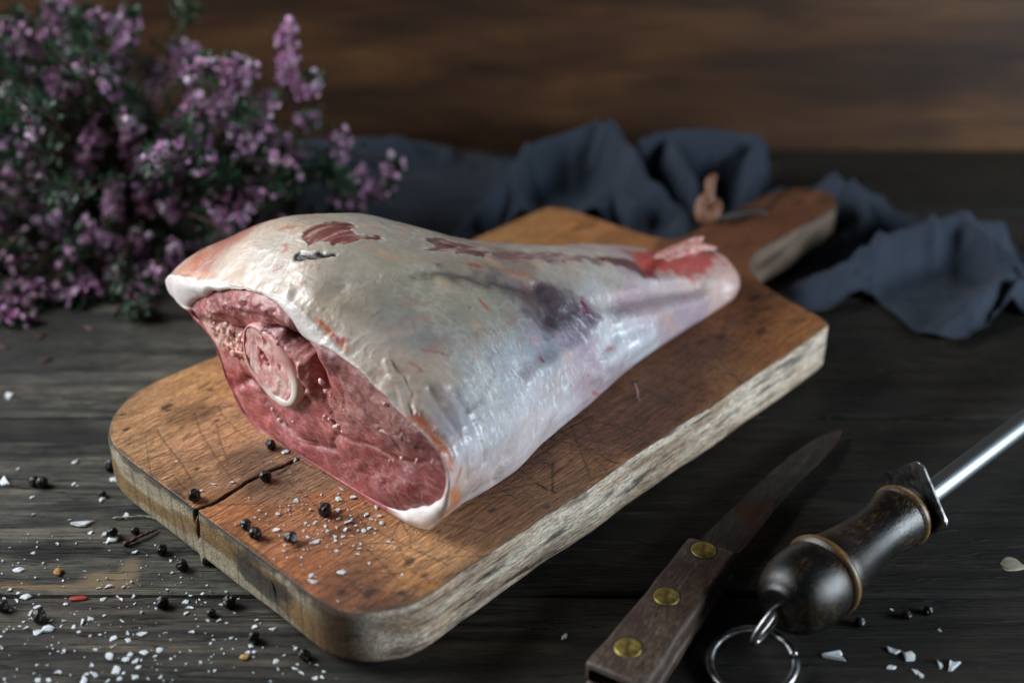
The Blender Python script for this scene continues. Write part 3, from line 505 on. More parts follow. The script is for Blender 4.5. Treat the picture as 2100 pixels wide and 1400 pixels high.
def plank_mat(name, seed, base, dark, light, rough=.55, spots=(), spec=.28):
    m = M(name); v = m.map((1, 1, 1), (0,0,0), (seed*3.1, seed*1.7, 0))
    g = m.map((2.2, 38, 38), src=v)
    streak = m.noise(3.2, g, 8, .68, .6)
    fine = m.noise(9, m.map((4, 130, 130), src=v), 5, .7)
    blot = m.noise(11, m.map((.7, 1.5, 1), src=v), 6, .62, .4)
    c = m.ramp(streak, [(.36, dark), (.5, base), (.68, light)])
    xx = m.sep()[0]; brown_x = m.math('ADD', m.math('MULTIPLY', xx, 7.), m.math('MULTIPLY', m.noise(9, m.map((1, 2.2, 1), src=v), 5), 2.6))  # planks turn darker brown towards the right, with a noisy border
    c = m.mixc(m.ramp(brown_x, [(.85, 0.), (1., .72)]) if False else m.math('MINIMUM', m.math('MAXIMUM', m.math('SUBTRACT', brown_x, .75), 0.), .85), c, tuple(x*q for x, q in zip(base, (.10,.072,.048))))
    grit = m.noise(95, m.map((.8, 2.2, 1), src=v), 8, .8); c = m.mixc(.75, c, m.ramp(grit, [(.36, .35), (.5, 1.), (.66, 1.7)]), 'MULTIPLY')
    crk = m.noise(5, m.map((1.2, 26, 1), src=v), 4, .55, 1.2); crk = m.ramp(crk, [(.485, 0.), (.5, 1.), (.515, 0.)]); c = m.mixc(m.math('MULTIPLY', crk, .8), c, tuple(x*.3 for x in dark))
    c = m.mixc(m.ramp(blot, [(.38, .8), (.56, 0.)]), c, dark)
    c = m.mixc(m.ramp(fine, [(.35, .55), (.55, 0.)]), c, tuple(x*.45 for x in dark))
    scr = m.noise(26, m.map((1.0, 9, 9), (0,0,.06), src=v), 3, .8)
    c = m.mixc(m.ramp(scr, [(.66, 0.), (.74, .35)]), c, tuple(x*1.6 for x in light))
    pit = m.vor(190, m.map((.6, 1.6, 1), src=v))
    c = m.mixc(m.ramp(pit, [(.07, .6), (.16, 0.)]), c, tuple(x*.3 for x in dark))
    for x, y, rx, ry, col, amt in spots:
        k = m.spot(x, y, rx, ry)
        c = m.mixc(m.math('MULTIPLY', k, amt), c, col)
    rr = m.ramp(m.noise(30, v, 4), [(.3, rough-.13), (.7, rough+.13)])
    b = m.bump(streak, .0016, .8); b = m.bump(fine, .0007, .9, b); b = m.bump(grit, .0006, .7, b); b = m.bump(crk, .0008, -.8 if False else .8, b)
    return m.out(c, rr, b, Specular_IOR_Level=spec)

def plank(name, x0, x1, y0, y1, z0, z1, mat, parent, seed, vertical=False):
    """one board with worn, wavering edges; vertical ones stand facing -y"""
    n = 160; xs = np.linspace(x0, x1, n); bev = .0016
    P0 = np.stack([xs, xs*0, xs*0 + seed], 1)
    e0 = fbm(P0, .05, 4, seed)*.0007; e1 = fbm(P0, .05, 4, seed+50)*.0007; dz = fbm(P0, .3, 2, seed+9)*.0004
    if not vertical:
        prof = [(y0+e0, z0), (y0+e0, z1-bev*1.2), (y0+e0+bev*.35, z1-bev*.35), (y0+e0+bev*1.3, z1)]
        prof += [((y0+y1)/2+0*e0, z1+.0002), (y1+e1-bev*1.3, z1), (y1+e1-bev*.35, z1-bev*.35), (y1+e1, z1-bev*1.2), (y1+e1, z0)]
        V = np.concatenate([np.stack([xs, a+0*xs, z+dz*(z > z0)], 1) for a, z in prof])
    else:
        prof = [(y1, z0+e0), (y0+bev*1.2, z0+e0), (y0+bev*.35, z0+e0+bev*.35), (y0, z0+e0+bev*1.3), (y0, z1+e1-bev*1.3), (y0+bev*.35, z1+e1-bev*.35), (y0+bev*1.2, z1+e1), (y1, z1+e1)]
        V = np.concatenate([np.stack([xs, a+0*xs, z+0*xs], 1) for a, z in prof])
    k = len(prof)
    F = grid_faces(k, n).tolist()
    F.append([i*n for i in range(k)]); F.append([i*n+n-1 for i in range(k)][::-1])
    return link(name, mesh(name, V, F), mat, parent, smooth=False)

tabletop = tag(empty('tabletop', (0, .4, 0)), kind='structure', label='old dark wooden table of wide planks')
tabletop.location = (0,0,0)
SP1 = [(-0.19, 0.4179, 0.022, 0.01, (0.006, 0.004, 0.003), 0.95), (-0.1735, 0.4194, 0.012, 0.003, (0.008, 0.006, 0.005), 0.85), (-0.2004, 0.4194, 0.01, 0.002, (0.008, 0.006, 0.005), 0.8), (-0.1594, 0.4, 0.016, 0.009, (0.26, 0.185, 0.1), 0.75), (-0.1784, 0.3957, 0.02, 0.003, (0.24, 0.16, 0.085), 0.7), (-0.1535, 0.4073, 0.008, 0.01, (0.26, 0.19, 0.11), 0.7), (-0.1981, 0.3971, 0.012, 0.004, (0.22, 0.14, 0.07), 0.7)]
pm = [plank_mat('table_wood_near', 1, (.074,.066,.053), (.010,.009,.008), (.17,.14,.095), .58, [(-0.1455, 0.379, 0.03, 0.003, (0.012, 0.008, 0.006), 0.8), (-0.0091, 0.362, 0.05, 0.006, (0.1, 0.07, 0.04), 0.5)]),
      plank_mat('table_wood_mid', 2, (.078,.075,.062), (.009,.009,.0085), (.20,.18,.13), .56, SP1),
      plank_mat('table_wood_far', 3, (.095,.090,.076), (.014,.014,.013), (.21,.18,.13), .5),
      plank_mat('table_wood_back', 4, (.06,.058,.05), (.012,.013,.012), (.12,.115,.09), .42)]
ys = [-.105, .019, .143, .2674, .3914, .5154, .629, .7425, .8425]
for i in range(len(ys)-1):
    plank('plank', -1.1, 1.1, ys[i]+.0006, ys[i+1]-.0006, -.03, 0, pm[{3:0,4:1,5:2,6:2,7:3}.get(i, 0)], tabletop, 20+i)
under = link('underframe', mesh('underframe', [(-1.09,-.1,-.05),(1.09,-.1,-.05),(1.09,.84,-.05),(-1.09,.84,-.05),(-1.09,-.1,-.0301),(1.09,-.1,-.0301),(1.09,.84,-.0301),(-1.09,.84,-.0301)],
    [[3,2,1,0],[4,5,6,7],[0,1,5,4],[1,2,6,5],[2,3,7,6],[3,0,4,7]]), plank_mat('dark_underside', 9, (.01,.008,.007),(.004,.003,.003),(.02,.015,.01)), tabletop, smooth=False)

wm = M('wall_wood')
wv = wm.map((1,1,1))
ws = wm.noise(3.4, wm.map((1.5, 1, 8)), 6, .62, .45)
wb = wm.noise(6, wm.map((1.0, 1, 6), (0,.03,0), (3,0,1.3)), 6, .6, .3)
wc = wm.ramp(ws, [(.32, (.018,.007,.0035)), (.5, (.066,.027,.0095)), (.70, (.13,.060,.021))])
wc = wm.mixc(wm.ramp(wb, [(.38, .75), (.56, 0.)]), wc, (.022,.010,.005))
wm.out(wc, .5, wm.bump(ws, .001, .5))
wall = tag(empty('plank_wall', (0, .8437, 0)), 'brown stained wooden plank wall standing behind the table', 'wall')
for i, (a, b) in enumerate([(-.04, .152), (.1535, .33), (.3315, .5)]):
    o = plank('plank', -1.1, 1.1, .0, .02, a, b, wm.m, wall, 40+i, True)

# ------------------------------------------------------------------ cutting board
VL = [(0,38),(1,30),(3,23),(6,17.5),(10,12.5),(15,8),(22,3.5),(30,0),(45,-1),(74,1),(150,.5),(249,.3),(290,.5),(300.5,2),(304.5,7),(306.7,12.7),(308.5,30),(309.3,45),(311.4,67.6),(316,79),(321,82),(333,82.2),(346,81.6),(369,82),(397,82.7),(415,86),(424,92),(428,100),(430,107)]
VR = [(0,168),(1,173),(3,178),(7,183),(12,187),(18,190.5),(25,192.2),(60,192),(200,192),(290,191.5),(297,191),(298.6,189),(300.2,178),(303.7,158.5),(309,143),(316.8,131.6),(324.8,123.8),(335,120.5),(359,121),(410,120.4),(421,118),(428,112),(430,107.5)]
uf = np.linspace(0, 430, 8601)
lf = np.interp(uf, *zip(*VL)); rf = np.interp(uf, *zip(*VR))
arc = np.concatenate([[0], np.cumsum(np.maximum(np.maximum(np.abs(np.diff(lf)), np.abs(np.diff(rf))), np.diff(uf)))])
NR = int(arc[-1]/.62); ua = np.interp(np.linspace(0, arc[-1], NR), arc, uf)
def gsm(a, s):
    k = np.exp(-.5*(np.arange(-3*s, 3*s+1)/s)**2); k /= k.sum()
    p = np.concatenate([2*a[0]-a[1:3*s+1][::-1], a, 2*a[-1]-a[-3*s-1:-1][::-1]])
    return np.convolve(p, k, 'valid')
ug = gsm(ua, 5)
vl = gsm(np.interp(ua, uf, lf), 5); vr = gsm(np.interp(ua, uf, rf), 5)
wob = np.stack([ug, ug*0, ug*0], 1)
vl = vl + fbm(wob, 40, 3, 3)*.8; vr = vr + fbm(wob, 30, 4, 4)*.9
NC = 300
cc = np.linspace(0, 1, NC)
PT = np.stack([np.repeat(ug[:,None], NC, 1), vl[:,None] + (vr-vl)[:,None]*cc, np.zeros((NR, NC))], -1)
P2 = PT[...,:2]
bc = rbf(P2, BOARD_COL, 2, 1.0, 6.)*1.75; bg_ = bc.mean(-1, keepdims=True); bc = (bg_+(bc-bg_)*.86)*[.93,.94,.88]
P3 = PT.copy()
warp = fbm(P3, 25, 3, 11)
bc = bc*(1 + .16*fbm(P3*[.25,1,1], 5, 5, 12)[...,None] + .10*warp[...,None])
dk = sm(fbm(P3*[.45,1,1], 16, 5, 14), .18, .5); bc = mix(bc, bc*.45, dk*.8)
zz = fbm(P3, 60, 2, 15)*.35 - .10*sm(fbm(P3*[.1,1,1], 2.2, 3, 16), 0, .7)
for r_, y_ in ((2.0, 1), ):
    pass
# random knife cuts
for k in range(230):
    if k < 150: cu, cv = rng.uniform(15, 300), rng.uniform(130, 188)
    else: cu, cv = rng.uniform(5, 330), rng.uniform(5, 185)
    an = rng.normal(1.2, .55) if rng.random() < .7 else rng.uniform(0, np.pi); ln = rng.uniform(4, 22)
    a = np.array([cu-np.cos(an)*ln, cv-np.sin(an)*ln]); b = np.array([cu+np.cos(an)*ln, cv+np.sin(an)*ln]); mid = (a+b)/2 + rng.normal(0, .6, 2)
    i0, i1 = np.searchsorted(ug, [min(a[0], b[0])-1.5, max(a[0], b[0])+1.5])
    if i1 <= i0: continue
    S_ = (slice(i0, i1), slice(None)); d = seg_dist(P2[S_], [a, mid, b]); m_ = np.exp(-(d/rng.uniform(.16,.3))**2)
    amt = rng.uniform(.5, 1.); bc[S_] = mix(bc[S_], bc[S_]*.2, m_*amt); zz[S_] -= m_*.12*amt
for pts, c_, w_, d_ in BOARD_LINE:
    lo = min(p[0] for p in pts)-4; hi = max(p[0] for p in pts)+4
    i0, i1 = np.searchsorted(ug, [lo, hi]); S_ = (slice(i0, i1), slice(None))
    jit = fbm(P3[S_]*1., 2.0, 3, 21)[...,None]*.45*np.array([1,-1])
    d = seg_dist(P2[S_]+jit, pts); m_ = np.exp(-(d/max(w_*.8,.3))**2); m_ = np.clip(m_*(2.2 if w_ > .8 and d_ > 1 else 1.), 0, 1)
    bc[S_] = mix(bc[S_], lin(c_), m_*(1. if w_ > .5 else .8)); zz[S_] -= np.exp(-(d/max(w_*.6,.3))**2)*d_
for u_, v_, r_ in BOARD_SPOT:
    d = np.sqrt(((P2-[u_, v_])**2*[.35, 1]).sum(-1))*(1+.5*fbm(P3, 2.5, 3, 31)); bc = mix(bc, [.018,.012,.008], .8*(1-sm(d, r_*.45, r_*1.05)))
ed = np.minimum(np.minimum(P2[...,1]-vl[:,None], vr[:,None]-P2[...,1]), P2[...,0]+.4)
ed = np.where(P2[...,0] < 300, ed, 9)
en = ed + 2.2*fbm(P3, 7, 4, 33)
bc = mix(bc, [.05,.035,.02], .65*(1-sm(en, .2, 2.2))*(P2[...,0] < 60)); bc = mix(bc, lin((120,80,42)), .4*(1-sm(en, 0, 1.6))*(P2[...,0] > 60))
PT[...,2] = zz - .5*(1-sm(ed, 0, 1.6))**2
# sides
loopi = np.concatenate([np.arange(NR)*NC, (NR-1)*NC + np.arange(1, NC), (np.arange(NR-2, -1, -1))*NC + NC-1, np.arange(NC-2, 0, -1)])
flat = PT.reshape(-1, 3); LP = flat[loopi]
tg = np.roll(LP, -1, 0) - np.roll(LP, 1, 0); nn = np.stack([tg[:,1]*-1, tg[:,0], tg[:,0]*0], 1)
for _ in range(6): nn = (np.roll(nn, 1, 0)+nn*2+np.roll(nn, -1, 0))/4
nn /= np.linalg.norm(nn, axis=1, keepdims=True)+1e-9
if ((LP + nn)[0] - LP[0])[0] > 0 and False: nn = -nn
cen_ = np.array([150, 96, 0]); q_ = LP[NR//4]; 
if nn[NR//4][1] > 0: nn = -nn                 # left flank must point to -v
prof = [(0,0),(.3,.12),(.6,.4),(.85,.9),(1,1.6)] + [(1.05, z) for z in np.linspace(2.4, 21.5, 27)] + [(.6,22.6),(-.1,23.8),(-1.2,25),(-2.6,26.2),(-4.2,27.2),(-6,27.95)]
NL = len(LP)
rings = []; 
handle_k = sm(LP[:,0], 312, 330)
for o_, z_ in prof[1:]:
    q = LP.copy(); q[:,2] -= z_
    corner_cut = np.where(z_ > 21, 1+.8*fbm(LP, 18, 3, 44), 1.)
    off = np.where(o_ < 0, o_*corner_cut, o_)
    n1 = fbm(np.stack([q[:,0]*.35, q[:,1]*.5, q[:,2]], 1), 9, 4, 41)*.55 + fbm(q, 2.4, 2, 42)*.10
    q += nn*(off + n1*min(1, z_/3))[:,None]
    if z_ > 27.9: q[:,2] = -27.95
    rings.append(q)
SD = np.array(rings)                       # (K, NL, 3)
dep = -SD[...,2]
isR = sm(nn[:,1], .45, .85)*(1-handle_k); isF = sm(-nn[:,0], .35, .75); isL = 1-np.maximum(isR, isF)
A_ = SD*[.18, .3, 1.]; 
pal = np.array(lin((226,210,190))); tan_ = np.array(lin((158,128,84))); dkb = np.array(lin((66,62,56)))
cR = mix(np.broadcast_to(pal, SD.shape), lin((186,160,134)), sm(fbm(A_, 6, 4, 51), -.1, .4))
cR = mix(cR, lin((172,138,100)), .6*sm(dep + 6*fbm(A_, 8, 3, 52), 14, 26))
sk = fbm(SD*[.12, .3, 1.], 2.6, 4, 53); cR = mix(cR, lin((75,64,56)), .75*sm(sk, .22, .5))
sk2 = fbm(SD*[.35,.6,1.2], 7, 4, 54); cR = mix(cR, lin((110,98,88)), .45*sm(sk2, .22, .5))
ckz = fbm(SD*[.07,.3,1], 1.7, 3, 58); cR = mix(cR, lin((48,38,30)), .8*sm(ckz, .38, .55))
cF = mix(np.broadcast_to(np.array(lin((196,182,154))), SD.shape), lin((160,128,84)), sm(fbm(SD*[1,.15,1], 8, 3, 61)+.35*np.exp(-((dep-13)/5)**2), .05, .4))
cF = mix(cF, lin((58,60,60)), .85*sm(fbm(SD*[1,.4,1], 11, 5, 62)-.02*(dep-12), .16, .42))
cF = mix(cF, lin((40,44,48)), .8*(1-sm(dep+2.5*fbm(SD, 6, 3, 63), .8, 3.6)))
vln = fbm(SD*[1,1,.05], 1.1, 2, 64); cF = mix(cF, cF*.45, .75*sm(vln, .0, .5)); cF = cF*(1+.25*fbm(SD*[1,.06,1], 1.2, 2, 65)[...,None])
cornr = np.exp(-((LP[:,1]-178)/13)**2)*(LP[:,0] < 22); cF = mix(cF, lin((96,72,42))*(1+.5*fbm(SD*[1,1,.05], 1.5, 3, 66)[...,None]), np.clip(cornr*1.3, 0, .92)[None,:]*np.ones(len(SD))[:,None])
cS = cF*(1-isR[None,:,None]) + cR*isR[None,:,None]
cH = mix(np.broadcast_to(np.array(lin((118,100,86))), SD.shape), lin((70,52,40)), sm(fbm(A_, 9, 3, 71), -.2, .4)); cS = mix(cS, cH, np.broadcast_to(handle_k, SD.shape[:2]))
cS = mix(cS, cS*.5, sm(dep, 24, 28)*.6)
ckv = BOARD_LINE[0][0][0][1]; wig = ckv + 1.0 + .9*np.sin(dep*.35) + .07*dep
cm = np.exp(-((SD[...,1]-wig)/.75)**2)*(SD[...,0] < 6)*(1-sm(dep, 11, 15)); cS = mix(cS, [.004,.003,.003], np.clip(cm*1.2, 0, 1)); SD[...,0] += cm*2.6
for v_, z_, ln_ in ((140., 11., 3.), (20., 9., 2.5), (28., 14., 3.5)):
    cm = np.exp(-((SD[...,1]-v_-.2*(dep-z_))/.5)**2)*(SD[...,0] < 12)*np.exp(-((dep-z_)/ln_)**2); cS = mix(cS, [.006,.005,.004], np.clip(cm, 0, 1)); SD[...,0] += cm*1.2
Vb = np.concatenate([flat, SD.reshape(-1, 3)]); Cb = np.concatenate([bc.reshape(-1, 3), cS.reshape(-1, 3)])
Fb = [grid_faces(NR, NC)]
n0 = NR*NC; a = loopi; b = np.roll(loopi, -1); c0 = n0+np.arange(NL); c1 = n0+np.roll(np.arange(NL), -1)
Fb.append(np.stack([a, b, c1, c0], 1)); Fb.append(grid_faces(len(SD), NL, True)[:, ::-1]+n0)
side = np.concatenate([np.zeros(n0), np.ones(SD.shape[0]*NL)])
bm_ = M('board_wood')
colr = bm_.attr('col'); sd = bm_.attr('side', True)
g1 = bm_.noise(10, bm_.map((6, 115, 115)), 6, .65, .35); g2 = bm_.noise(7, bm_.map((50, 520, 420)), 3, .6)
g3 = bm_.noise(8, bm_.map((30, 200, 260)), 4, .65)
cs_ = bm_.mixc(.75, colr, bm_.ramp(g1, [(.36, .35), (.5, .95), (.66, 1.5)]), 'MULTIPLY')
cs_ = bm_.mixc(.8, cs_, bm_.ramp(g2, [(.36, .3), (.5, 1.), (.66, 1.35)]), 'MULTIPLY')
cs_ = bm_.mixc(.35, cs_, bm_.ramp(bm_.vor(420, bm_.map((.5,1,1))), [(.1, .15), (.3, 1.)]), 'MULTIPLY')
cs_ = bm_.mixc(.6, cs_, bm_.ramp(g3, [(.36, .5), (.6, 1.25)]), 'MULTIPLY')
hb = bm_.bump(g1, .0009, .7); hb = bm_.bump(g2, .0006, .8, hb); hb = bm_.bump(bm_.noise(900, None, 3), .0001, .5, hb)
bm_.out(cs_, bm_.math('MULTIPLY_ADD', sd, .2, .46), hb, Specular_IOR_Level=.4)
board = tag(empty('cutting_board', b2w(150, 96, -28), BROT), 'thick worn wooden chopping board with a handle under the leg of lamb', 'cutting board')
bw = link('board_slab', mesh('board_slab', loc3(Vb, 150, 96)+[0, 0, .028], np.concatenate(Fb), Cb, {'side': side}), bm_.m, board)

# ------------------------------------------------------------------ leg of lamb
LU, LV = 150., 100.
leg = tag(empty('lamb_leg', b2w(LU, LV), BROT), 'raw bone-in leg of lamb lying across the wooden board', 'meat')
us = np.concatenate([np.linspace(50, 262, 440), np.linspace(262.6, U_END, 70)])
G = leg_grid(us)
inner = closed(INNER, NT); outer = G[0]
band = np.linalg.norm(outer-inner, axis=1)
NRim = 12
jj = np.arange(NT)/NT*21
ms0 = np.convolve(np.where((jj < 3.6) | (jj > 18.7), 1., 0.), np.ones(17)/17, 'same')
rim = []
for f in np.linspace(0, 1, NRim, endpoint=False):
    q = inner + (outer-inner)*f + (outer-inner)/np.maximum(band, .1)[:,None]*0; bul = np.sin(np.pi*min(f*1.0+.02, 1))*np.minimum(band*.22, 1.6)
    rim.append(np.concatenate([(50.2-bul+(0 if f else 1.0)*(1-ms0))[:,None], q], 1))
body = np.concatenate([np.repeat(us[:,None,None], NT, 1), G], -1)
S3 = np.concatenate([np.array(rim), body]); nrr = len(S3)
fr = np.concatenate([np.linspace(0, 1, NRim, endpoint=False), np.ones(len(us))])
# relief
du_ = np.gradient(S3, axis=0); dt_ = np.roll(S3, -1, 1)-np.roll(S3, 1, 1); NN = np.cross(du_, dt_)
NN /= np.linalg.norm(NN, axis=-1, keepdims=True)+1e-9
cenl = S3.mean(1, keepdims=True)
if (NN[200:300]*(S3[200:300]-cenl[200:300])).sum() < 0: NN = -NN
up = sm(S3[...,2], 1.5, 8)
disp = fbm(S3, 30, 2, 81)*1.0 + fbm(S3, 11, 2, 82)*.32 + fbm(S3*[.5,1,1], 2.5, 3, 83)*.06 + fbm(S3, 12, 2, 84)*2.2*sm(S3[...,0], 245, 275)
bodymask = np.broadcast_to((fr >= 1)[:,None], S3.shape[:2])*sm(S3[...,0], 50, 58)
for pts, h_, w_ in SKIN_CREASE:
    if not h_: continue
    if w_ >= 3: h_ *= 1.45
    pa = np.array(pts); lo = pa.min(0)-3*w_-2; hi = pa.max(0)+3*w_+2
    i0, i1 = np.searchsorted(us, [lo[0], hi[0]])+NRim
    if i1 <= i0: continue
    d = seg_dist(S3[i0:i1]+fbm(S3[i0:i1], 6, 2, 84)[...,None]*.8, pts); disp[i0:i1] += h_*np.exp(-(d/w_)**2)
sc0 = rbf(S3[::4, ::4], SKIN_COL, 3, 1.15, 6.)
def upsample(a, nr_, nc_, k_):
    a = np.concatenate([a, a[:, :1]], 1); ri = np.minimum(np.arange(nr_)/k_, a.shape[0]-1.001); ci = np.arange(nc_)/k_
    r0 = ri.astype(int); c0_ = np.minimum(ci.astype(int), a.shape[1]-2); fr_ = (ri-r0)[:,None,None]; fc_ = (ci-c0_)[None,:,None]
    return (a[r0][:, c0_]*(1-fr_)+a[r0+1][:, c0_]*fr_)*(1-fc_) + (a[r0][:, c0_+1]*(1-fr_)+a[r0+1][:, c0_+1]*fr_)*fc_
sc = upsample(sc0, nrr, NT, 4)
lum = sc.mean(-1, keepdims=True); cream = np.array(lin((226,200,184))); cream = cream/cream.mean()
sc = (sc*.86 + lum*cream*.14)*.80
sc = sc*(1+.11*fbm(S3, 6, 5, 85)[...,None]); sc = mix(sc, lin((140,136,128)), .4*sm(fbm(S3*[.5,1,1], 16, 5, 185), .05, .45)*(1-sm(S3[...,0], 150, 200))); sc = sc*(1+.12*fbm(S3, 1.8, 2, 187)[...,None]); vn = 1-np.abs(fbm(S3*[.7,1,1], 13, 4, 188))*9; sc = mix(sc, lin((176,96,84)), .22*np.clip(vn, 0, 1)*sm(fbm(S3, 30, 2, 189), .0, .3)); vn = 1-np.abs(fbm(S3*[.8,1,1], 7, 4, 190))*8; sc = mix(sc, lin((236,234,228)), .2*np.clip(vn, 0, 1)*sm(fbm(S3, 18, 2, 191), -.05, .35)); disp += .16*np.clip(vn, 0, 1);  
pk = sm(fbm(S3*[.7,1,1], 9, 4, 86), .15, .55); sc = mix(sc, lin((220,168,135)), .36*pk)
pk = sm(fbm(S3*[.6,1,1], 7, 4, 87), .22, .6); sc = mix(sc, lin((205,140,135)), .22*pk*sm(S3[...,0], 60, 220))
def inpoly(pts, jit, seed):
    pa = np.array(pts); k_ = S3[...,:2] + (np.stack([fbm(S3, 5, 4, seed), fbm(S3, 5, 4, seed+1)], -1))*jit
    # seen from above and a little from the side, so the edge keeps its place on the flank
    sd_ = poly_sd(k_ + S3[...,2:3]*[0, .45], pa[:,:2] + pa[:,2:3]*[0, .45]); sd_ = np.where(S3[...,2] < pa[:,2].min()-7, 50, sd_)
    return np.where(NN[...,2] < -.2, 50, sd_)
for nm, soft, jit, sink in (('patch', .6, 5.0, .6), ('slit', .5, 2.0, .9), ('patch2', .6, 4.5, .5), ('darkline', 3.6, 5.5, .5), ('topband', 1.2, 5, .4), ('maroon', 1.2, 4, .4), ('blood', 2.0, 5, 0)):
    pts, c_ = SKIN_POLY[nm]; d = inpoly(pts, jit, 90+len(nm))
    m_ = 1-sm(d, -soft, soft); tex = fbm(S3*[.12,1.3,1], 1.9, 3, 95)
    cc_ = lin(c_)*(1+(1.1*tex if nm in ('patch','patch2') else .3*tex)[...,None])
    if nm in ('patch','patch2','topband'): cc_ = mix(cc_, lin((188,160,148)), .7*sm(tex+.5*fbm(S3, 6, 2, 96), .12, .45))
    am = {'darkline': .8, 'topband': .8, 'blood': .95, 'maroon': .9}.get(nm, 1)
    if sink and soft < 1:
        lip = np.exp(-((d-.7)/.7)**2)*np.clip(.5+1.2*fbm(S3, 3, 3, 97), 0, 1); disp += lip*.2; sc = mix(sc, lin((222,214,200)), lip*(.6 if nm != 'slit' else .35))
    sc = sc*(1-(m_*am)[...,None]) + cc_*(m_*am)[...,None]; disp -= m_*sink*.8
for k in range(60):                                            # small blood flecks and pores
    i = rng.integers(NRim+5, nrr-60); j = rng.integers(0, NT); p = S3[i, j]
    if NN[i, j, 2] < 0: continue
    i0, i1 = max(NRim, i-12), i+12; d = np.linalg.norm((S3[i0:i1]-p)*[.6,1,1], axis=-1); r_ = rng.uniform(.25, .6)
    sc[i0:i1] = mix(sc[i0:i1], lin(rng.choice([(150,60,50),(120,80,60),(190,100,80)])), .7*np.exp(-(d/r_)**2))
jj = np.arange(NT)/NT*21
meatside = ((jj < 3.6) | (jj > 18.7)) 
ms = np.where(meatside, 1., 0.); ms = np.convolve(np.concatenate([ms[-8:], ms, ms[:8]]), np.ones(17)/17, 'valid')
MS = ms[None,:]*(1-sm(S3[...,0], 60, 110))
sc = mix(sc, np.broadcast_to(lin((172,84,88)), S3.shape)*(1+.3*fbm(S3, 5, 4, 101)[...,None]), MS)
rimw = np.broadcast_to((1-sm(fr, .55, 1.0))[:,None], S3.shape[:2])*(1-MS); rimw = np.maximum(rimw, (1-sm(S3[...,0], 50, 51.2+.8*fbm(S3, 4, 2, 103)))*(1-MS)*.7)
rc = np.broadcast_to(lin((238,230,226)), S3.shape)*(1+.05*fbm(S3, 3, 3, 102)[...,None]); rc = mix(rc, lin((232,190,180)), .35*sm(fbm(S3, 5, 3, 104), .1, .5))
sc = mix(sc, rc, np.clip(rimw*1.2, 0, 1)*np.clip(.35+(band-1)/3.5, .35, 1)[None,:])
for pts, c_, w_ in SKIN_LINE:
    pa = np.array(pts); i0, i1 = np.searchsorted(us, [pa[:,0].min()-4, pa[:,0].max()+4])+NRim
    i0 = 0 if i0 <= NRim+2 else i0
    if i1 <= i0: continue
    q = S3[i0:i1]; d = seg_dist(q+np.stack([fbm(q, 1.6, 3, 98), fbm(q, 1.6, 3, 99), 0*q[...,0]], -1)*.9*max(.5,w_), pts)
    sc[i0:i1] = mix(sc[i0:i1], lin(c_)*.85, np.clip(1.3*np.exp(-(d/(w_*1.35))**2)*(.75+.6*fbm(q, 1.2, 2, 100)), 0, .97))
disp = disp*np.where(fr < 1, .35, 1)[:,None]*(.25+.75*sm(S3[...,0], 50, 54))*up
tipz = sm(S3[...,0], U_END-1, U_END-8); disp = disp*sm(U_END-S3[...,0], 0, 6)
S3 = S3 + NN*disp[...,None]
S3[...,1:] += (MS*(1-sm(S3[...,0], 60, 90)))[...,None]*np.stack([fbm(S3*[0,1,1], 9, 3, 105)*2.4, fbm(S3*[0,1,1], 8, 3, 106)*1.6*sm(S3[...,2], 0, 8)], -1)
k_ = (1-sm(S3[...,0], 50.5, 57))*(1-MS); r2 = S3*[.35,1,1]; S3[...,1:] += k_[...,None]*np.stack([fbm(r2, 7, 4, 141)*.9, fbm(r2, 6, 4, 142)*1.3*sm(S3[...,2], 1, 8)], -1)
mb = 0
for s in SKIN_COL:
    if s[5] >= 205 and s[5] >= s[3]-6 and s[0] > 70: mb = mb + np.exp(-((S3-np.array(s[:3]))**2).sum(-1)/(2*9.**2))
mb = np.clip(mb, 0, 1)
skm = M('lamb_skin', .36); RT = 'RIDGED_MULTIFRACTAL'
cl = skm.attr('col'); me_ = skm.attr('memb', True)
fiber = skm.noise(9, skm.map((55, 16, 22), (0, .3, .9)), 5, .7, .5)
spk = skm.noise(1300, None, 3, .7); spk2 = skm.noise(420, None, 5, .7)
c = skm.mixc(.30, cl, skm.ramp(skm.noise(120, None, 6, .65), [(.3, .72), (.5, 1.), (.75, 1.15)]), 'MULTIPLY')
c = skm.mixc(skm.math('MULTIPLY', me_, skm.ramp(fiber, [(.54, 0.), (.62, .8)])), c, (.80,.82,.86))
fil = skm.noise(60, skm.map((.7, 1.2, 1.2)), 6, .7, 1.4); fil = skm.ramp(fil, [(.47, 0.), (.5, 1.), (.53, 0.)]); fil2 = skm.noise(110, skm.map((1.2, .6, 1), (0,0,.7)), 5, .7, 1.0); fil2 = skm.ramp(fil2, [(.48, 0.), (.5, 1.), (.52, 0.)]); fm = skm.ramp(skm.noise(32, None, 3), [(.48, 0.), (.66, 1.)]); fm2 = skm.ramp(skm.noise(26, skm.map(loc=(.3,.2,.1)), 3), [(.5, 0.), (.66, 1.)]); fil = skm.math('MULTIPLY', fil, fm); fil2 = skm.math('MULTIPLY', fil2, fm2)
lm_ = skm.math('MULTIPLY', skm.math('SUBTRACT', cl, .16), 5.); lm_ = skm.math('MINIMUM', skm.math('MAXIMUM', lm_, 0.), 1.); fil = skm.math('MULTIPLY', fil, lm_); fil2 = skm.math('MULTIPLY', fil2, lm_)
c = skm.mixc(skm.math('MULTIPLY', fil, .11), c, (.84,.84,.82)); c = skm.mixc(skm.math('MULTIPLY', fil2, .08), c, (.86,.85,.83))
c = skm.mixc(skm.ramp(spk, [(.66, 0.), (.78, .35)]), c, (.85,.85,.84))
rg = skm.ramp(skm.noise(160, None, 5, .7), [(.3, .24), (.7, .52)])
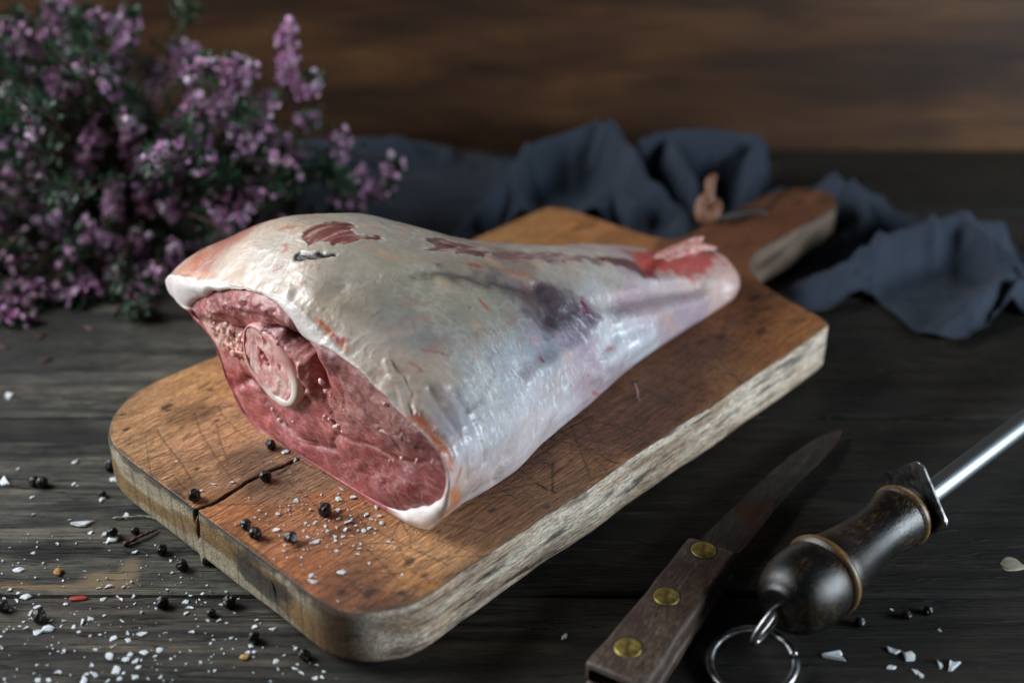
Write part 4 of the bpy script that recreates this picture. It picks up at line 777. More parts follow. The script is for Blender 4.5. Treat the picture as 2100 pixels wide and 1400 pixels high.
b_ = skm.bump(spk2, .00035, .5); b_ = skm.bump(spk, .00012, .5, b_); b_ = skm.bump(fiber, .0006, .55, b_); b_ = skm.bump(fil, .00025, .5, b_)
skm.out(c, rg, b_, Subsurface_Weight=.15, Subsurface_Scale=.0014, Specular_IOR_Level=.55, Coat_Weight=.45, Coat_Roughness=.22)
skm.b.inputs['Subsurface Radius'].default_value = (1, .5, .35)
Fs = grid_faces(nrr, NT, True)
link('fat_cover', mesh('fat_cover', loc3(S3.reshape(-1,3), LU, LV), Fs, sc.reshape(-1,3), {'memb': mb.reshape(-1)}), skm.m, leg)

# cut face
fc0 = np.array([112., 33.]); NF = 230
ff = np.linspace(0, 1, NF)**.85
Q = fc0 + (inner-fc0)[None]*ff[:,None,None]*1.0
Q3 = np.concatenate([np.zeros((NF, NT, 1)), Q], -1)
hh = fbm(Q3, 16, 3, 111)*2.0 + fbm(Q3*[1,.6,1.2], 5, 3, 112)*.28 + fbm(Q3, 1.6, 3, 113)*.08
cf = rbf(Q, FACE_COL, 2, .9, 2.5)
st = fbm(Q3@np.array([[1,0,0],[0,.8,.6],[0,-.6,.8]])*[1,.35,1.4], 1.5, 4, 114)
cg_ = cf.mean(-1, keepdims=True); cf = (cg_+(cf-cg_)*.98)*1.04*[1., 1.06, .88]; cf = cf*(1+.16*fbm(Q3, 5, 4, 115)[...,None]+.16*st[...,None])
cf = mix(cf, lin((214,160,155)), .30*sm(fbm(Q3@np.array([[1,0,0],[0,.8,.6],[0,-.6,.8]])*[1,.4,1.5], 3.2, 5, 116), .25, .6))
jw = np.stack([fbm(Q3, 5, 3, 117), fbm(Q3, 5, 3, 118)], -1)
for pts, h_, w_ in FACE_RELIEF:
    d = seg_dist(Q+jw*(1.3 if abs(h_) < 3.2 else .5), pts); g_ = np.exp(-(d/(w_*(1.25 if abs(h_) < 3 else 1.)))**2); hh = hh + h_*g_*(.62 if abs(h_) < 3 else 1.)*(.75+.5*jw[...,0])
    if h_ < 0: cf = mix(cf, cf*(np.array([.6,.42,.45]) if h_ > -8 else np.array([.3,.15,.17])), np.clip(g_*min(1, -h_/3)*(1 if h_ > -8 else 1.3), 0, .85))  # shade of the grooves put into the colour, deepest in the gap beside the bone
for pts, c_, w_ in FACE_LINE:
    d = seg_dist(Q+jw*.8, pts); cf = mix(cf, lin(c_), .75*np.exp(-(d/w_)**2)*(.7+.4*fbm(Q3, 2, 2, 119)))
fatm = 0
for x_, y_ in [tuple(FACE_COL[k][:2]) for k in (5,6,7,8)]: fatm = fatm + np.exp(-((Q-[x_, y_])**2).sum(-1)/(2*4.2**2))
fatm = np.clip(fatm, 0, 1); lump = np.abs(fbm(Q3, 4.2, 3, 120)); hh += fatm*(1.2-2.6*lump); cf = mix(cf, cf*np.array([.75,.4,.4]), fatm*(1-sm(lump, .0, .12))*.8)
edge = np.broadcast_to(1-ff[:,None]**14, hh.shape)
e_off = (50.2+1.0*(1-ms))[None,:]
Ff = np.concatenate([(e_off*(1-edge)+50.*edge - hh*edge)[...,None], Q], -1)
mm = M('cut_meat', .32)
mc = mm.attr('col')
fb = mm.noise(8, mm.map((60, 40, 130), (.9, 0, 0)), 6, .72, .4); fn = mm.noise(900, None, 4, .7)
c = mm.mixc(.75, mc, mm.ramp(fb, [(.36, .62), (.5, 1.), (.64, 1.4)]), 'MULTIPLY'); marb = mm.noise(46, mm.map((1, .7, 1.3), (.6,0,0)), 6, .65, 1.3); c = mm.mixc(mm.math('MULTIPLY', mm.ramp(marb, [(.475, 0.), (.5, 1.), (.525, 0.)]), .38), c, (.68,.42,.40))
c = mm.mixc(mm.ramp(mm.noise(260, mm.map((1,.5,1.4)), 5, .75), [(.58, 0.), (.70, .5)]), c, (.72,.50,.48))
b_ = mm.bump(fb, .0006, .65); b_ = mm.bump(mm.noise(330, None, 5, .7), .0004, .6, b_); b_ = mm.bump(fn, .00012, .5, b_)
mm.out(c, mm.ramp(mm.noise(200, None, 4), [(.3, .22), (.7, .5)]), b_, Subsurface_Weight=.12, Subsurface_Scale=.0012, Coat_Weight=.2, Coat_Roughness=.22)
mm.b.inputs['Subsurface Radius'].default_value = (1, .3, .25)
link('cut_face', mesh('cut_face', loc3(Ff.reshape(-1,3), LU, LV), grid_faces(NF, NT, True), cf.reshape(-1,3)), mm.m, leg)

# bone: cortical ring and marrow
NB = 160
bo = closed(BONE, NB); bi = closed(BONE_MARROW, NB)
cR_ = bo.mean(0)
bi = cR_ + (bi-cR_)*1.0
rg_ = []; 
for f, u_ in ((-.04, 54), (0, 47.4), (.1, 46.3), (.3, 45.8), (.8, 45.8), (1., 46.2), (1.02, 47.5)):
    q = bo+(bi-bo)*f; rg_.append(np.concatenate([(u_+.25*fbm(np.concatenate([q*0, q], 1)[:, :3], 5, 2, 121))[:,None], q], 1))
RB = np.array(rg_)
bonem = M('bone', .35); bonem.out(bonem.mixc(bonem.attr('pink', True), bonem.ramp(bonem.noise(160, None, 4), [(.3, (.74,.62,.52)), (.6, (.86,.79,.70))]), bonem.ramp(bonem.noise(260, None, 4), [(.3, (.62,.27,.26)), (.7, (.78,.45,.42))])), .33, bonem.bump(bonem.noise(500, None, 4), .0002, .5), Subsurface_Weight=.2, Subsurface_Scale=.003)
bone = link('bone', mesh('bone', loc3(RB.reshape(-1,3), LU, LV), grid_faces(len(RB), NB, True), None, {'pink': np.clip(sm((RB@np.array([0,-.6,.8])) + 1.5*fbm(RB, 4, 3, 125), (RB@np.array([0,-.6,.8])).mean()-11, (RB@np.array([0,-.6,.8])).mean()-4), 0, 1).reshape(-1)}), bonem.m, leg)
ffm = np.linspace(0, 1, 60); bcn = bi.mean(0); qm = bcn + (bi-bcn)[None]*ffm[:,None,None]*1.01
q3 = np.concatenate([np.zeros(qm.shape[:2]+(1,)), qm], -1)
hm = fbm(q3, 3, 4, 122)*.6 - 1.3*np.exp(-(seg_dist(qm, [bcn+[-3,4], bcn+[0,0]])/1.3)**2)
cm_ = mix(np.broadcast_to(lin((226,166,162)), q3.shape), lin((234,196,188)), sm(fbm(q3, 4, 4, 123), -.2, .3))
cm_ = mix(cm_, lin((182,50,62)), .9*sm(fbm(q3, 3.2, 4, 124)+.5*np.exp(-(seg_dist(qm, [bcn+[-4,5], bcn+[-.5,0]])/1.8)**2)+.3*np.exp(-(seg_dist(qm, [bcn+[4,-9], bcn+[8,-12]])/2.5)**2), .32, .55))
mrm = M('marrow', .4); mrm.out(mrm.mixc(.3, mrm.attr('col'), mrm.ramp(mrm.noise(500, None, 4), [(.3, .7), (.7, 1.15)]), 'MULTIPLY'), .36, mrm.bump(mrm.noise(450, None, 4), .0004, .6))
link('marrow', mesh('marrow', loc3(np.concatenate([(46.2-hm*.8)[...,None], qm], -1).reshape(-1,3), LU, LV), grid_faces(60, NB, True), cm_.reshape(-1,3)), mrm.m, bone)

def lump_mesh(name, r, seed, amp=.35, sc_=1.):
    bmx = bmesh.new(); bmesh.ops.create_icosphere(bmx, subdivisions=3, radius=1)
    V = np.array([v.co for v in bmx.verts]); F = [[v.index for v in f.verts] for f in bmx.faces]; bmx.free()
    V = V*(1+amp*fbm(V+seed*7.3, .8, 3, seed)[:,None])*r
    return mesh(name, V, F)
fatm_ = M('fat_bits', .35); fatm_.out(fatm_.ramp(fatm_.noise(300, None, 3), [(.35, (.66,.30,.26)), (.6, (.82,.60,.54))]), .35, fatm_.bump(fatm_.noise(700, None, 3), .0002, .5), Subsurface_Weight=.2, Subsurface_Scale=.002)
lm = [lump_mesh('fat_crumb', .001, k, .5) for k in range(5)]
for k, (v_, w_, r_) in enumerate(BITS):
    o = link('fat_crumb', lm[k % 5], fatm_.m, leg); s_ = r_*rng.uniform(.5, .95)
    v_ += rng.normal(0, .7); w_ += rng.normal(0, .7)
    o.location = loc3([49.4 - (1.4 if k < 9 else .3), v_, w_], LU, LV); o.scale = (s_*.7, s_*rng.uniform(.7, 1.2), s_*rng.uniform(.7, 1.1)); o.rotation_euler = (rng.uniform(0, 6), 0, 0)
tdm = M('tendon', .35); tdm.out(tdm.ramp(tdm.noise(7, tdm.map((30, 260, 260)), 4), [(.38, (.42,.07,.05)), (.52, (.70,.32,.27)), (.66, (.86,.74,.70))]), .32, tdm.bump(tdm.noise(300, None, 3), .0003, .5))
TENDON = [[[p[0][0], p[0][1], p[0][2]-3.5]]+p[1:] for p in TENDON] + [[[262,112,14],[280,120,21],[291,126,20.5]]]
for pts, ra in zip(TENDON, ([2.6,3.4,3.6,3.2,3.0,2.4,.8], [3.0,3.2,3.0,2.9,3.2,2.8,.6], [3.0,3.0,2.8,2.4,2.5,2.0,.5])):
    p = interp_path(pts, 25); rr = np.interp(np.linspace(0, 6, 25), range(7), ra)
    V, F = tube(p, rr, 14); V = V + fbm(V, 3, 2, 131)[:,None]*.35
    link('tendon', mesh('tendon', loc3(V, LU, LV), F), tdm.m, leg)
# a loose thread of membrane at the lower flank
p = interp_path([b for b in [(186,160,3),(183,164,2),(181,166,.8),(180,168,.4)]], 12); V, F = tube(p, np.linspace(.35, .12, 12), 6)
link('membrane_thread', mesh('membrane_thread', loc3(V, LU, LV), F), fatm_.m, leg)

# ------------------------------------------------------------------ salt, pepper, crumbs
saltm = M('salt', .28); saltm.out(saltm.ramp(saltm.noise(500, None, 3), [(.3, (.62,.68,.72)), (.6, (.88,.91,.93))]), .3, saltm.bump(saltm.noise(600, None, 3), .0002, .5), Transmission_Weight=.12, Subsurface_Weight=.2, Subsurface_Scale=.001)
def flake(k):
    r = np.random.default_rng(500+k); n = int(r.integers(5, 9)); a = np.sort(r.uniform(0, 2*np.pi, n)*.35 + np.arange(n)/n*2*np.pi*.95)
    rad = r.uniform(.28, .56, n); P = np.stack([np.cos(a)*rad, np.sin(a)*rad*r.uniform(.55, .95)], 1)
    th = r.uniform(.10, .2); h0 = r.uniform(0, .12, n)
    V = [(x, y, h0[i]) for i, (x, y) in enumerate(P)] + [(x*.82, y*.82, h0[i]+th*r.uniform(.6, 1.3)) for i, (x, y) in enumerate(P)] + [(0, 0, th*r.uniform(.9, 1.8)), (0, 0, 0)]
    F = []
    for i in range(n):
        j = (i+1) % n; F += [[i, j, n+j, n+i], [n+i, n+j, 2*n], [j, i, 2*n+1]]
    return mesh('salt_flake', np.array(V)*.001, F)
flakes = [flake(k) for k in range(16)]
for f in flakes: f.materials.append(saltm.m)
def put_salt(x, y, z, size, label, group):
    o = bpy.data.objects.new('salt_flake', flakes[rng.integers(16)]); COL.objects.link(o)
    s_ = size*rng.uniform(1.4, 1.8); s_ *= 1.12; o.scale = (s_*1.05, s_*rng.uniform(.7, 1.05), max(.45, s_*.55)); o.location = (x, y, z+.0001)
    o.rotation_euler = (rng.normal(0, .12), rng.normal(0, .12), rng.uniform(0, 6.28))
    tag(o, label, 'salt flake', group)
SBL = {0: 'large triangular salt flake lying alone on the board above the salt pile', 3: 'salt flake touching the lower edge of the cut meat, leftmost of them', 52: 'large rounded salt flake lying alone on the board near its front corner',
       54: 'long flat salt flake closest to the front edge of the board', 53: 'ragged salt flake just above the long flat one at the board edge', 26: 'wide salt flake left of the reddish peppercorn on the board', 30: 'biggest ragged salt flake low in the pile on the board', 14: 'glassy salt flake against the bottom tip of the fat rim'}
for k_, (u_, v_, s_) in enumerate(SALT_BOARD):
    x, y, z = b2w(u_, v_); put_salt(x, y, z, s_, SBL.get(k_, 'white salt flake in the loose scatter around the salt pile on the board'), 'salt flakes on the board')
STL = {0: 'largest oval salt flake on the table, far left above the plank joint', 16: 'big white salt flake on the joint of the near planks, right of a small one', 66: 'large salt flake by the very bottom left edge of the picture'}
for k_, (x, y, s_) in enumerate(SALT_TABLE[:195]):
    near = y < 391.4
    put_salt(x/1000, y/1000, 0, s_, STL.get(k_, 'small white salt flake on the nearest plank in front of the joint' if near else 'small white salt flake on the grey plank beyond the joint, left of the board'), 'salt flakes on the nearest plank' if near else 'salt flakes on the plank left of the board')
for x, y, s_ in SALT_RIGHT:
    put_salt(x/1000, y/1000, 0, s_, 'salt flake on the dark table around the knife and sharpening steel', 'salt flakes right of the board')
pepm = M('peppercorn', .45); pr_ = pepm.vor(380, None, 'F2'); pepm.out(pepm.ramp(pepm.noise(260, None, 3), [(.3, (.006,.005,.005)), (.7, (.022,.015,.012))]), .38, pepm.bump(pepm.noise(900, None, 3), .0003, .7), Specular_IOR_Level=.5)
def corn(k):
    bmx = bmesh.new(); bmesh.ops.create_icosphere(bmx, subdivisions=4, radius=1)
    V = np.array([v.co for v in bmx.verts]); F = [[v.index for v in f.verts] for f in bmx.faces]; bmx.free()
    rd = 1-np.abs(fbm(V+k*5, .75, 2, 200+k))*3.0; V = V*(1+.17*rd+.07*fbm(V, 1.1, 2, k))[:,None]*[1,.95,.93]
    return mesh('peppercorn', V*.0024, F)
corns = [corn(k) for k in range(4)]
for c in corns: c.materials.append(pepm.m); c.polygons.foreach_set('use_smooth', [True]*len(c.polygons))
PL = ['black peppercorn left of the long crack in the board', 'black peppercorn on the board beside the far end of the crack', 'black peppercorn on the board below the cut meat, nearest the meat', 'black peppercorn on the board at the edge of the salt pile', 'upper of the two peppercorns close together on the board', 'lower of the two peppercorns close together on the board', 'reddish black peppercorn on the board left of the salt pile']
PT2 = ['right one of the pair of peppercorns far left on the table', 'left one of the pair of peppercorns far left on the table', 'peppercorn on the table beside a small salt splinter near the left board corner', 'peppercorn behind two salt flakes on the table left of the board', 'small peppercorn close to the board below the dry twig', 'upper of two peppercorns at the foot of the board front', 'lower of two peppercorns at the foot of the board front', 'peppercorn with salt flakes stuck to its left on the near plank', 'peppercorn touching the foot of the board just beyond the plank joint', 'shiny large peppercorn above three salt flakes near the board foot', 'cracked peppercorn at the foot of the board near its front corner', 'peppercorn at the very left edge of the table', 'peppercorn beside the big cluster of salt flakes at lower left', 'small broken peppercorn on the table between salt flakes and the board', 'peppercorn half hidden against the rounded left board corner']
PR2 = ['peppercorn in the shadow under the sharpening steel handle', 'rightmost peppercorn on the dark table below the sharpening steel', 'small peppercorn between two others below the sharpening steel']
def put_corn(p, lab, grp, r_=1.):
    o = bpy.data.objects.new('peppercorn', corns[rng.integers(4)]); COL.objects.link(o); s_ = r_*rng.uniform(.9, 1.08)
    o.scale = (s_,)*3; o.location = (p[0], p[1], p[2]+.0022*s_); o.rotation_euler = tuple(rng.uniform(0, 6, 3)); tag(o, lab, 'peppercorn', grp)
for (u_, v_), l in zip(PEPPER_BOARD, PL): put_corn(b2w(u_, v_), l, 'peppercorns on the board', 1.05 if 'salt pile' in l or 'left of' in l else .93)
for (x, y), l in zip(PEPPER_TABLE, PT2): put_corn((x/1000, y/1000, 0), l, 'peppercorns on the table left of the board', .7 if 'small' in l else 1)
for (x, y), l in zip(PEPPER_RIGHT, PR2): put_corn((x/1000, y/1000, 0), l, 'peppercorns under the sharpening steel', .8)
def simple(name, c, rough=.6, **k):
    m = M(name, rough); return m.out(m.ramp(m.noise(400, None, 4), [(.3, tuple(x*.6 for x in c)), (.7, tuple(min(1, x*1.2) for x in c))]), rough, m.bump(m.noise(500, None, 4), .0002, .6), **k)
def chip(name, x, y, z, sx, sy, rz, mat, label, cat, seed, sz=.4):
    o = link(name, lump_mesh(name, .001, seed, .5), mat); o.scale = (sx, sy, sz); o.location = (x, y, z+sz*.0009); o.rotation_euler = (0, 0, rz); tag(o, label, cat)
dry = simple('dry_plant', (.10,.035,.018)); 
def twig(pts, r_, label, mat=dry, name='dry_twig'):
    p = interp_path(pts, 20); V, F = tube(p, np.linspace(r_, r_*.5, 20)*(1+.3*np.sin(np.arange(20)*1.7)), 7); V += fbm(V, .002, 2, 5)[:,None]*.0003
    b_ = V.mean(0); b_[2] = 0; o = link(name, mesh(name, V-b_, F), mat); o.location = b_; tag(o, label, 'twig')
twig([(-.159,.421,.001),(-.152,.4265,.0016),(-.1475,.431,.001)], .0009, 'short red brown dry twig on the table left of the board', name='dry_twig')
twig([(-.168,.4385,.0008),(-.155,.4395,.001),(-.149,.4375,.0008)], .0004, 'thin pale straw between two salt flakes left of the board', simple('straw', (.45,.42,.36)))
chip('petal', -.1687, .3893, .0, 3.6, 1.3, .15, simple('red_petal', (.42,.03,.015)), 'small bright red petal on the table just below the plank joint', 'petal', 3, .5)
chip('seed', -.0985, .3572, .0, 1.8, 1.2, .3, simple('yellow_seed', (.62,.38,.12)), 'single yellow seed on the table near the front of the board', 'seed', 4, .8)
chip('seed', -.1812, .4045, .0, 1.6, 2.2, .3, simple('orange_seed', (.42,.19,.05)), 'orange brown seed on the table beside the dark burnt stain', 'seed', 5, .8)
chip('wax_spot', .2012, .4092, .0, 5.0, 3.8, .1, simple('pale_wax', (.42,.38,.28), .5), 'round pale spot of wax on the dark table right of the steel', 'wax spot', 6, .35)
for q_, (x_, y_, a_, l_) in enumerate([(-.355,.56,.2,9),(-.335,.537,-.1,7),(-.37,.548,.5,8),(-.30,.575,.1,8),(-.262,.579,-.3,7),(-.33,.592,.3,8),(-.235,.566,.6,6),(-.245,.59,1.2,6),(-.222,.598,-.5,7),(-.31,.53,.2,7),(-.283,.548,.1,6),(-.20,.612,.2,6)]):
    nme = lump_mesh('dead_leaf', .001, 30+q_, .5); o_ = link('dead_leaf', nme, dry); o_.scale = (l_*.55, 1.1, .6); o_.location = (x_, y_, .0005); o_.rotation_euler = (0, 0, a_)
    tag(o_, 'dark red brown dead heather leaf on the table in front of the heather', 'leaf', 'dead leaves in front of the heather')
# fine salt dust, too small to count
gd = np.random.default_rng(77); parts = []
def grain(x, y, z, s_):
    V = np.array([(-1,-1,0),(1,-1,0),(1,1,0),(-1,1,0),(-.7,-.7,1.3),(.7,-.7,1.1),(.7,.7,1.3),(-.7,.7,1.5)])*s_*gd.uniform(.7, 1.2, 3); a_ = gd.uniform(0, 6.3)
    V = V@np.array([[math.cos(a_), math.sin(a_), 0], [-math.sin(a_), math.cos(a_), 0], [0,0,1]])+[x, y, z]
    parts.append((V, [[4,5,6,7],[0,1,5,4],[1,2,6,5],[2,3,7,6],[3,0,4,7]]))
for k_ in range(150):
    u_, v_ = np.array([24, 135])+gd.normal(0, 1, 2)*[15, 20]
    if u_ > 46 or u_ < 3 or v_ < 30 or v_ > 180: continue
    grain(*b2w(u_, v_, .1), abs(gd.normal(0, .00016))+.00012)
for k_ in range(300):
    x_, y_ = gd.uniform(-.235, -.06), gd.uniform(.325, .43)
    if (x_-BX)*UX+(y_-BY)*UY > -4e-3 and abs(x_) < .5: continue
    grain(x_, y_, .0001, abs(gd.normal(0, .00018))+.00013)
V, F = join(parts); tag(link('salt_dust', mesh('salt_dust', V, F), saltm.m, smooth=False), 'fine white salt dust sprinkled over the table and board front', 'salt', kind='stuff')


# ------------------------------------------------------------------ knife
kd = math.atan2(403-333, 78.7-36); knife = tag(empty('kitchen_knife', (.0573, .368, 0), kd), 'old kitchen knife with a worn wooden handle and three brass rivets', 'knife')
def kl(x, y, z=0):
    """table mm -> knife frame, metres"""
    dx, dy = x-57.3, y-368.; return (( dx*math.cos(kd)+dy*math.sin(kd))/1000, (-dx*math.sin(kd)+dy*math.cos(kd))/1000, z/1000)
wk = M('knife_handle_wood', .5); kn = wk.noise(7, wk.map((40, 220, 220)), 6, .7, .5)
c = wk.ramp(kn, [(.32, (.016,.008,.006)), (.5, (.065,.040,.027)), (.68, (.17,.125,.09))])
c = wk.mixc(wk.ramp(wk.noise(60, None, 5, .65), [(.35, .7), (.55, 0.)]), c, (.035,.016,.013)); c = wk.mixc(wk.ramp(wk.vor(900, wk.map((.4,1,1))), [(.12, .8), (.25, 0.)]), c, (.01,.008,.007))
wk.out(c, wk.ramp(wk.noise(80, None, 4), [(.3, .32), (.7, .55)]), wk.bump(kn, .0004, .7))
def bevbox(x0, x1, yf, z0, z1, r_, nx=40, seed=1, chamf=0):
    """handle scale: yf(x) gives its two edges, rounded long edges"""
    V = []; xs = np.concatenate([[x0], x0+r_*np.array([.05,.3,.65,1]), np.linspace(x0+r_*1.6, x1-r_*1.6, nx), x1-r_*np.array([1,.65,.3,.05]), [x1]])
    for x in xs:
        e = min(1, max(0, (x-x0)/r_), max(0, (x1-x)/r_)); ins = r_*(1-math.sqrt(max(0, 1-(1-e)**2)))
        a, b = yf(x); a += ins; b -= ins; zt = z1-ins; zb = z0+ins*.4; sec = []
        for cx, cz, a0 in ((b-r_, zt-r_, 0), (a+r_, zt-r_, 90), (a+r_*.6, zb+r_*.6, 180), (b-r_*.6, zb+r_*.6, 270)):
            rr = r_ if a0 < 180 else r_*.6
            for t in (0, 30, 60, 90): sec.append((x, cx+rr*math.cos(R(a0+t)), cz+rr*math.sin(R(a0+t))))
        V += sec
    k = 16; F = grid_faces(len(xs), k, True).tolist(); F.append(list(range(k))); F.append([(len(xs)-1)*k+i for i in range(k)][::-1])
    V = np.array(V); V += (fbm(V, .012, 3, seed)*.0004)[:,None]*[0,1,1]
    return V, F
c_near = [kl(26.8, 339), kl(45, 327)]; c_far = [kl(71.3, 408.8), kl(86, 397.5)]
xn = (c_near[0][0]+c_near[1][0])/2-.001; xf = (c_far[0][0]+c_far[1][0])/2
def yf(x):
    t = (x-xn)/(xf-xn); a = c_near[1][1]*(1-t)+c_far[1][1]*t; b = c_near[0][1]*(1-t)+c_far[0][1]*t
    m_ = (a+b)/2; w = (b-a)/2*(1-.06*math.sin(math.pi*min(1, max(0, t)))) ; return m_-w-.001, m_+w+.001
V, F = bevbox(xn, xf, yf, .0081, .0165, .0019, seed=3); link('handle_scale', mesh('handle_scale', V, F), wk.m, knife)
V, F = bevbox(xn, xf, yf, .0006, .0072, .0018, seed=4); link('handle_scale', mesh('handle_scale', V, F), wk.m, knife)
brass = M('brass', .38, Metallic=1.); brass.out(brass.ramp(brass.noise(220, None, 5, .7), [(.3, (.26,.19,.05)), (.55, (.52,.40,.12)), (.8, (.68,.55,.22))]), brass.ramp(brass.noise(400, None, 4), [(.3, .35), (.7, .62)]), brass.bump(brass.noise(700, None, 3), .0001, .6))
dkr = simple('rivet_seat_grime', (.008,.006,.005), .7)
for (x, y) in ((74.5,398.9), (57.4,372.3), (41.1,345.5)):
    p = kl(x, y, 16.45); prof_ = [(0, .0049), (.00018, .0049), (.0003, .0047), (.00036, .003), (.0004, .0001)]
    V, F = lathe(prof_, 48); V = V[:, [1,2,0]]; rv = link('rivet', mesh('rivet', V, F), brass.m, knife); rv.location = p
    V, F = lathe([(-.001, .0056), (.00004, .0056), (.00010, .0052), (.00008, .0048), (.00008, .0002)], 40); V = V[:, [1,2,0]]
    o = link('rivet_rim', mesh('rivet_rim', V, F), dkr, rv)
steelk = M('blade_steel', .42, Metallic=.6); kb = steelk.noise(6, steelk.map((16, 60, 60)), 6, .7, .5)
c = steelk.ramp(kb, [(.3, (.035,.032,.029)), (.55, (.075,.068,.06)), (.75, (.14,.13,.115))]); c = steelk.mixc(steelk.ramp(steelk.noise(34, steelk.map((.6,1,1)), 6, .7), [(.55, 0.), (.7, .7)]), c, (.12,.05,.022))
steelk.out(c, steelk.ramp(steelk.noise(90, None, 5, .7), [(.3, .36), (.7, .62)]), steelk.bump(steelk.noise(500, None, 4), .0001, .6))
spine = [kl(*p) for p in ((28.6,337.6),(33,341),(67.5,403.5),(82.5,424.5),(119.5,471),(139,490.5),(147.5,496.6),(151.5,499))]
edge_ = [kl(*p) for p in ((42.2,329.8),(45,333),(84,401),(92.9,411.3),(117,447.5),(137,473.5),(146.5,488),(151.8,499.2))]
n_ = 60; sp = interp_path(spine, n_); eg = interp_path(edge_, n_)
V = []
for i in range(n_):
    t = i/(n_-1); th = .0013*(1-.75*t); zc = .0077-.0042*max(0, t-.3)/.7
    a = sp[i]; b = eg[i]
    for f, h_ in ((0, .9), (.5, .75), (.86, .4), (1, .02)): q = a+(b-a)*f; V.append((q[0], q[1], zc+th*h_))
    for f, h_ in ((1, .02), (.86, .4), (.5, .75), (0, .9)): q = a+(b-a)*f; V.append((q[0], q[1], zc-th*h_))
F = grid_faces(n_, 8, True).tolist(); F.append(list(range(8))); F.append([(n_-1)*8+i for i in range(8)][::-1])
link('blade', mesh('blade', V, F), steelk.m, knife, smooth=False)

# ------------------------------------------------------------------ sharpening steel
sa = math.atan2(424.3-364.3, 161.8-97.3); hone = tag(empty('sharpening_steel', (.0973, .3643, 0), sa), 'sharpening steel with a turned black wooden handle, square guard and hanging ring', 'sharpening steel')
prof_ = [(0,.5),(0,7.6),(.4,8.6),(1.4,9.2),(2.0,9.9),(2.6,11.2),(4.5,12.9),(8,14.6),(12,15.7),(17,16.3),(22,16.2),(24.6,15.7),(25.2,15.2),(25.6,15.6),(26.4,16.6),(27.6,16.9),(28.8,16.6),(29.6,15.6),(30,14.9),(31,15.0),(35,14.1),(42,12.8),(50,11.7),(58,11.1),(65,11.0),(71,11.6),(75,12.5),(77,12.9),(77.6,12.2),(78.2,12.4),(79,13.2),(80.4,13.5),(81.8,13.1),(82.6,12.2),(84.5,11.4),(87,10.6),(88,9.5),(88,.5)]
xr = [p[0] for p in prof_]
V, F = lathe([(p[0]/1000, p[1]/1000) for p in prof_], 72)
rr_ = np.hypot(V[:,1], V[:,2]); xx_ = V[:,0]*1000
wear = np.exp(-((xx_-27.6)/1.3)**2)*1. + np.exp(-((xx_-80.4)/1.3)**2)*1.; 
hw = M('turned_handle', .35); at_ = hw.attr('wear', True); gr = hw.noise(8, hw.map((24, 260, 260)), 6, .75, .3)
m1 = hw.math('ADD', at_, hw.math('MULTIPLY', hw.ramp(hw.noise(40, None, 5, .7), [(.48, 0.), (.64, .9)]), hw.ramp(gr, [(.53, 0.), (.62, .65)])))
c = hw.mixc(m1, (.004,.0038,.0036), hw.ramp(gr, [(.3, (.10,.050,.014)), (.7, (.34,.19,.06))]))
hw.out(c, hw.ramp(hw.noise(60, None, 5, .7), [(.3, .2), (.7, .36)]), hw.bump(gr, .00025, .55), Specular_IOR_Level=.6)
hz = .0172
h_o = link('handle', mesh('handle', V, F, None, {'wear': np.clip(wear*(.8+.4*fbm(V, .004, 2, 7)), 0, 1)}), hw.m, hone); h_o.location = (0, 0, hz)
h_o.data.set_sharp_from_angle(angle=R(50)) if hasattr(h_o.data, 'set_sharp_from_angle') else None
met = M('dark_steel', .35, Metallic=1.); met.out(met.ramp(met.noise(140, None, 5, .7), [(.3, (.14,.14,.14)), (.6, (.36,.36,.36)), (.85, (.5,.5,.49))]), met.ramp(met.noise(300, None, 4), [(.3, .24), (.7, .42)]), met.bump(met.noise(600, None, 3), .0001, .5))
rodm = M('rod_steel', .38, Metallic=1.); rodm.out(rodm.ramp(rodm.noise(9, rodm.map((.5, 160, 160)), 3), [(.3, (.28,.31,.33)), (.7, (.42,.46,.48))]), .4, rodm.bump(rodm.noise(6, rodm.map((.3, 420, 420)), 2), .0002, .6))
gm = bmesh.new(); bmesh.ops.create_cube(gm, size=1)
for v in gm.verts: v.co = Vector((v.co.x*.0014, v.co.y*.029, v.co.z*.029))
bmesh.ops.bevel(gm, geom=[e for e in gm.edges if abs(e.verts[0].co.x-e.verts[1].co.x) > .001], offset=.004, segments=5, affect='EDGES', profile=.5)
bmesh.ops.bevel(gm, geom=[e for e in gm.edges if e.calc_face_angle(0) > .9], offset=.00025, segments=2, affect='EDGES')
gme = bpy.data.meshes.new('guard'); gm.to_mesh(gme); gm.free(); g_o = link('guard', gme, met.m, hone, smooth=False); g_o.location = (.0892, 0, hz+.0030); g_o.rotation_euler = (R(-47), 0, R(-16))
V, F = lathe([(0,.0046),(.001,.0048),(.24,.0046),(.248,.0040),(.25,.002)], 48); r_o = link('rod', mesh('rod', V, F), rodm.m, hone); r_o.location = (.0905, 0, hz)
V, F = lathe([(0,.0062),(.0012,.0062),(.0018,.0052)], 40); o = link('ferrule', mesh('ferrule', V, F), met.m, hone); o.location = (.0903, 0, hz)
def hl(x, y, z):
    dx, dy = x-97.3, y-364.3; return np.array([(dx*math.cos(sa)+dy*math.sin(sa)), (-dx*math.sin(sa)+dy*math.cos(sa)), z])/1000
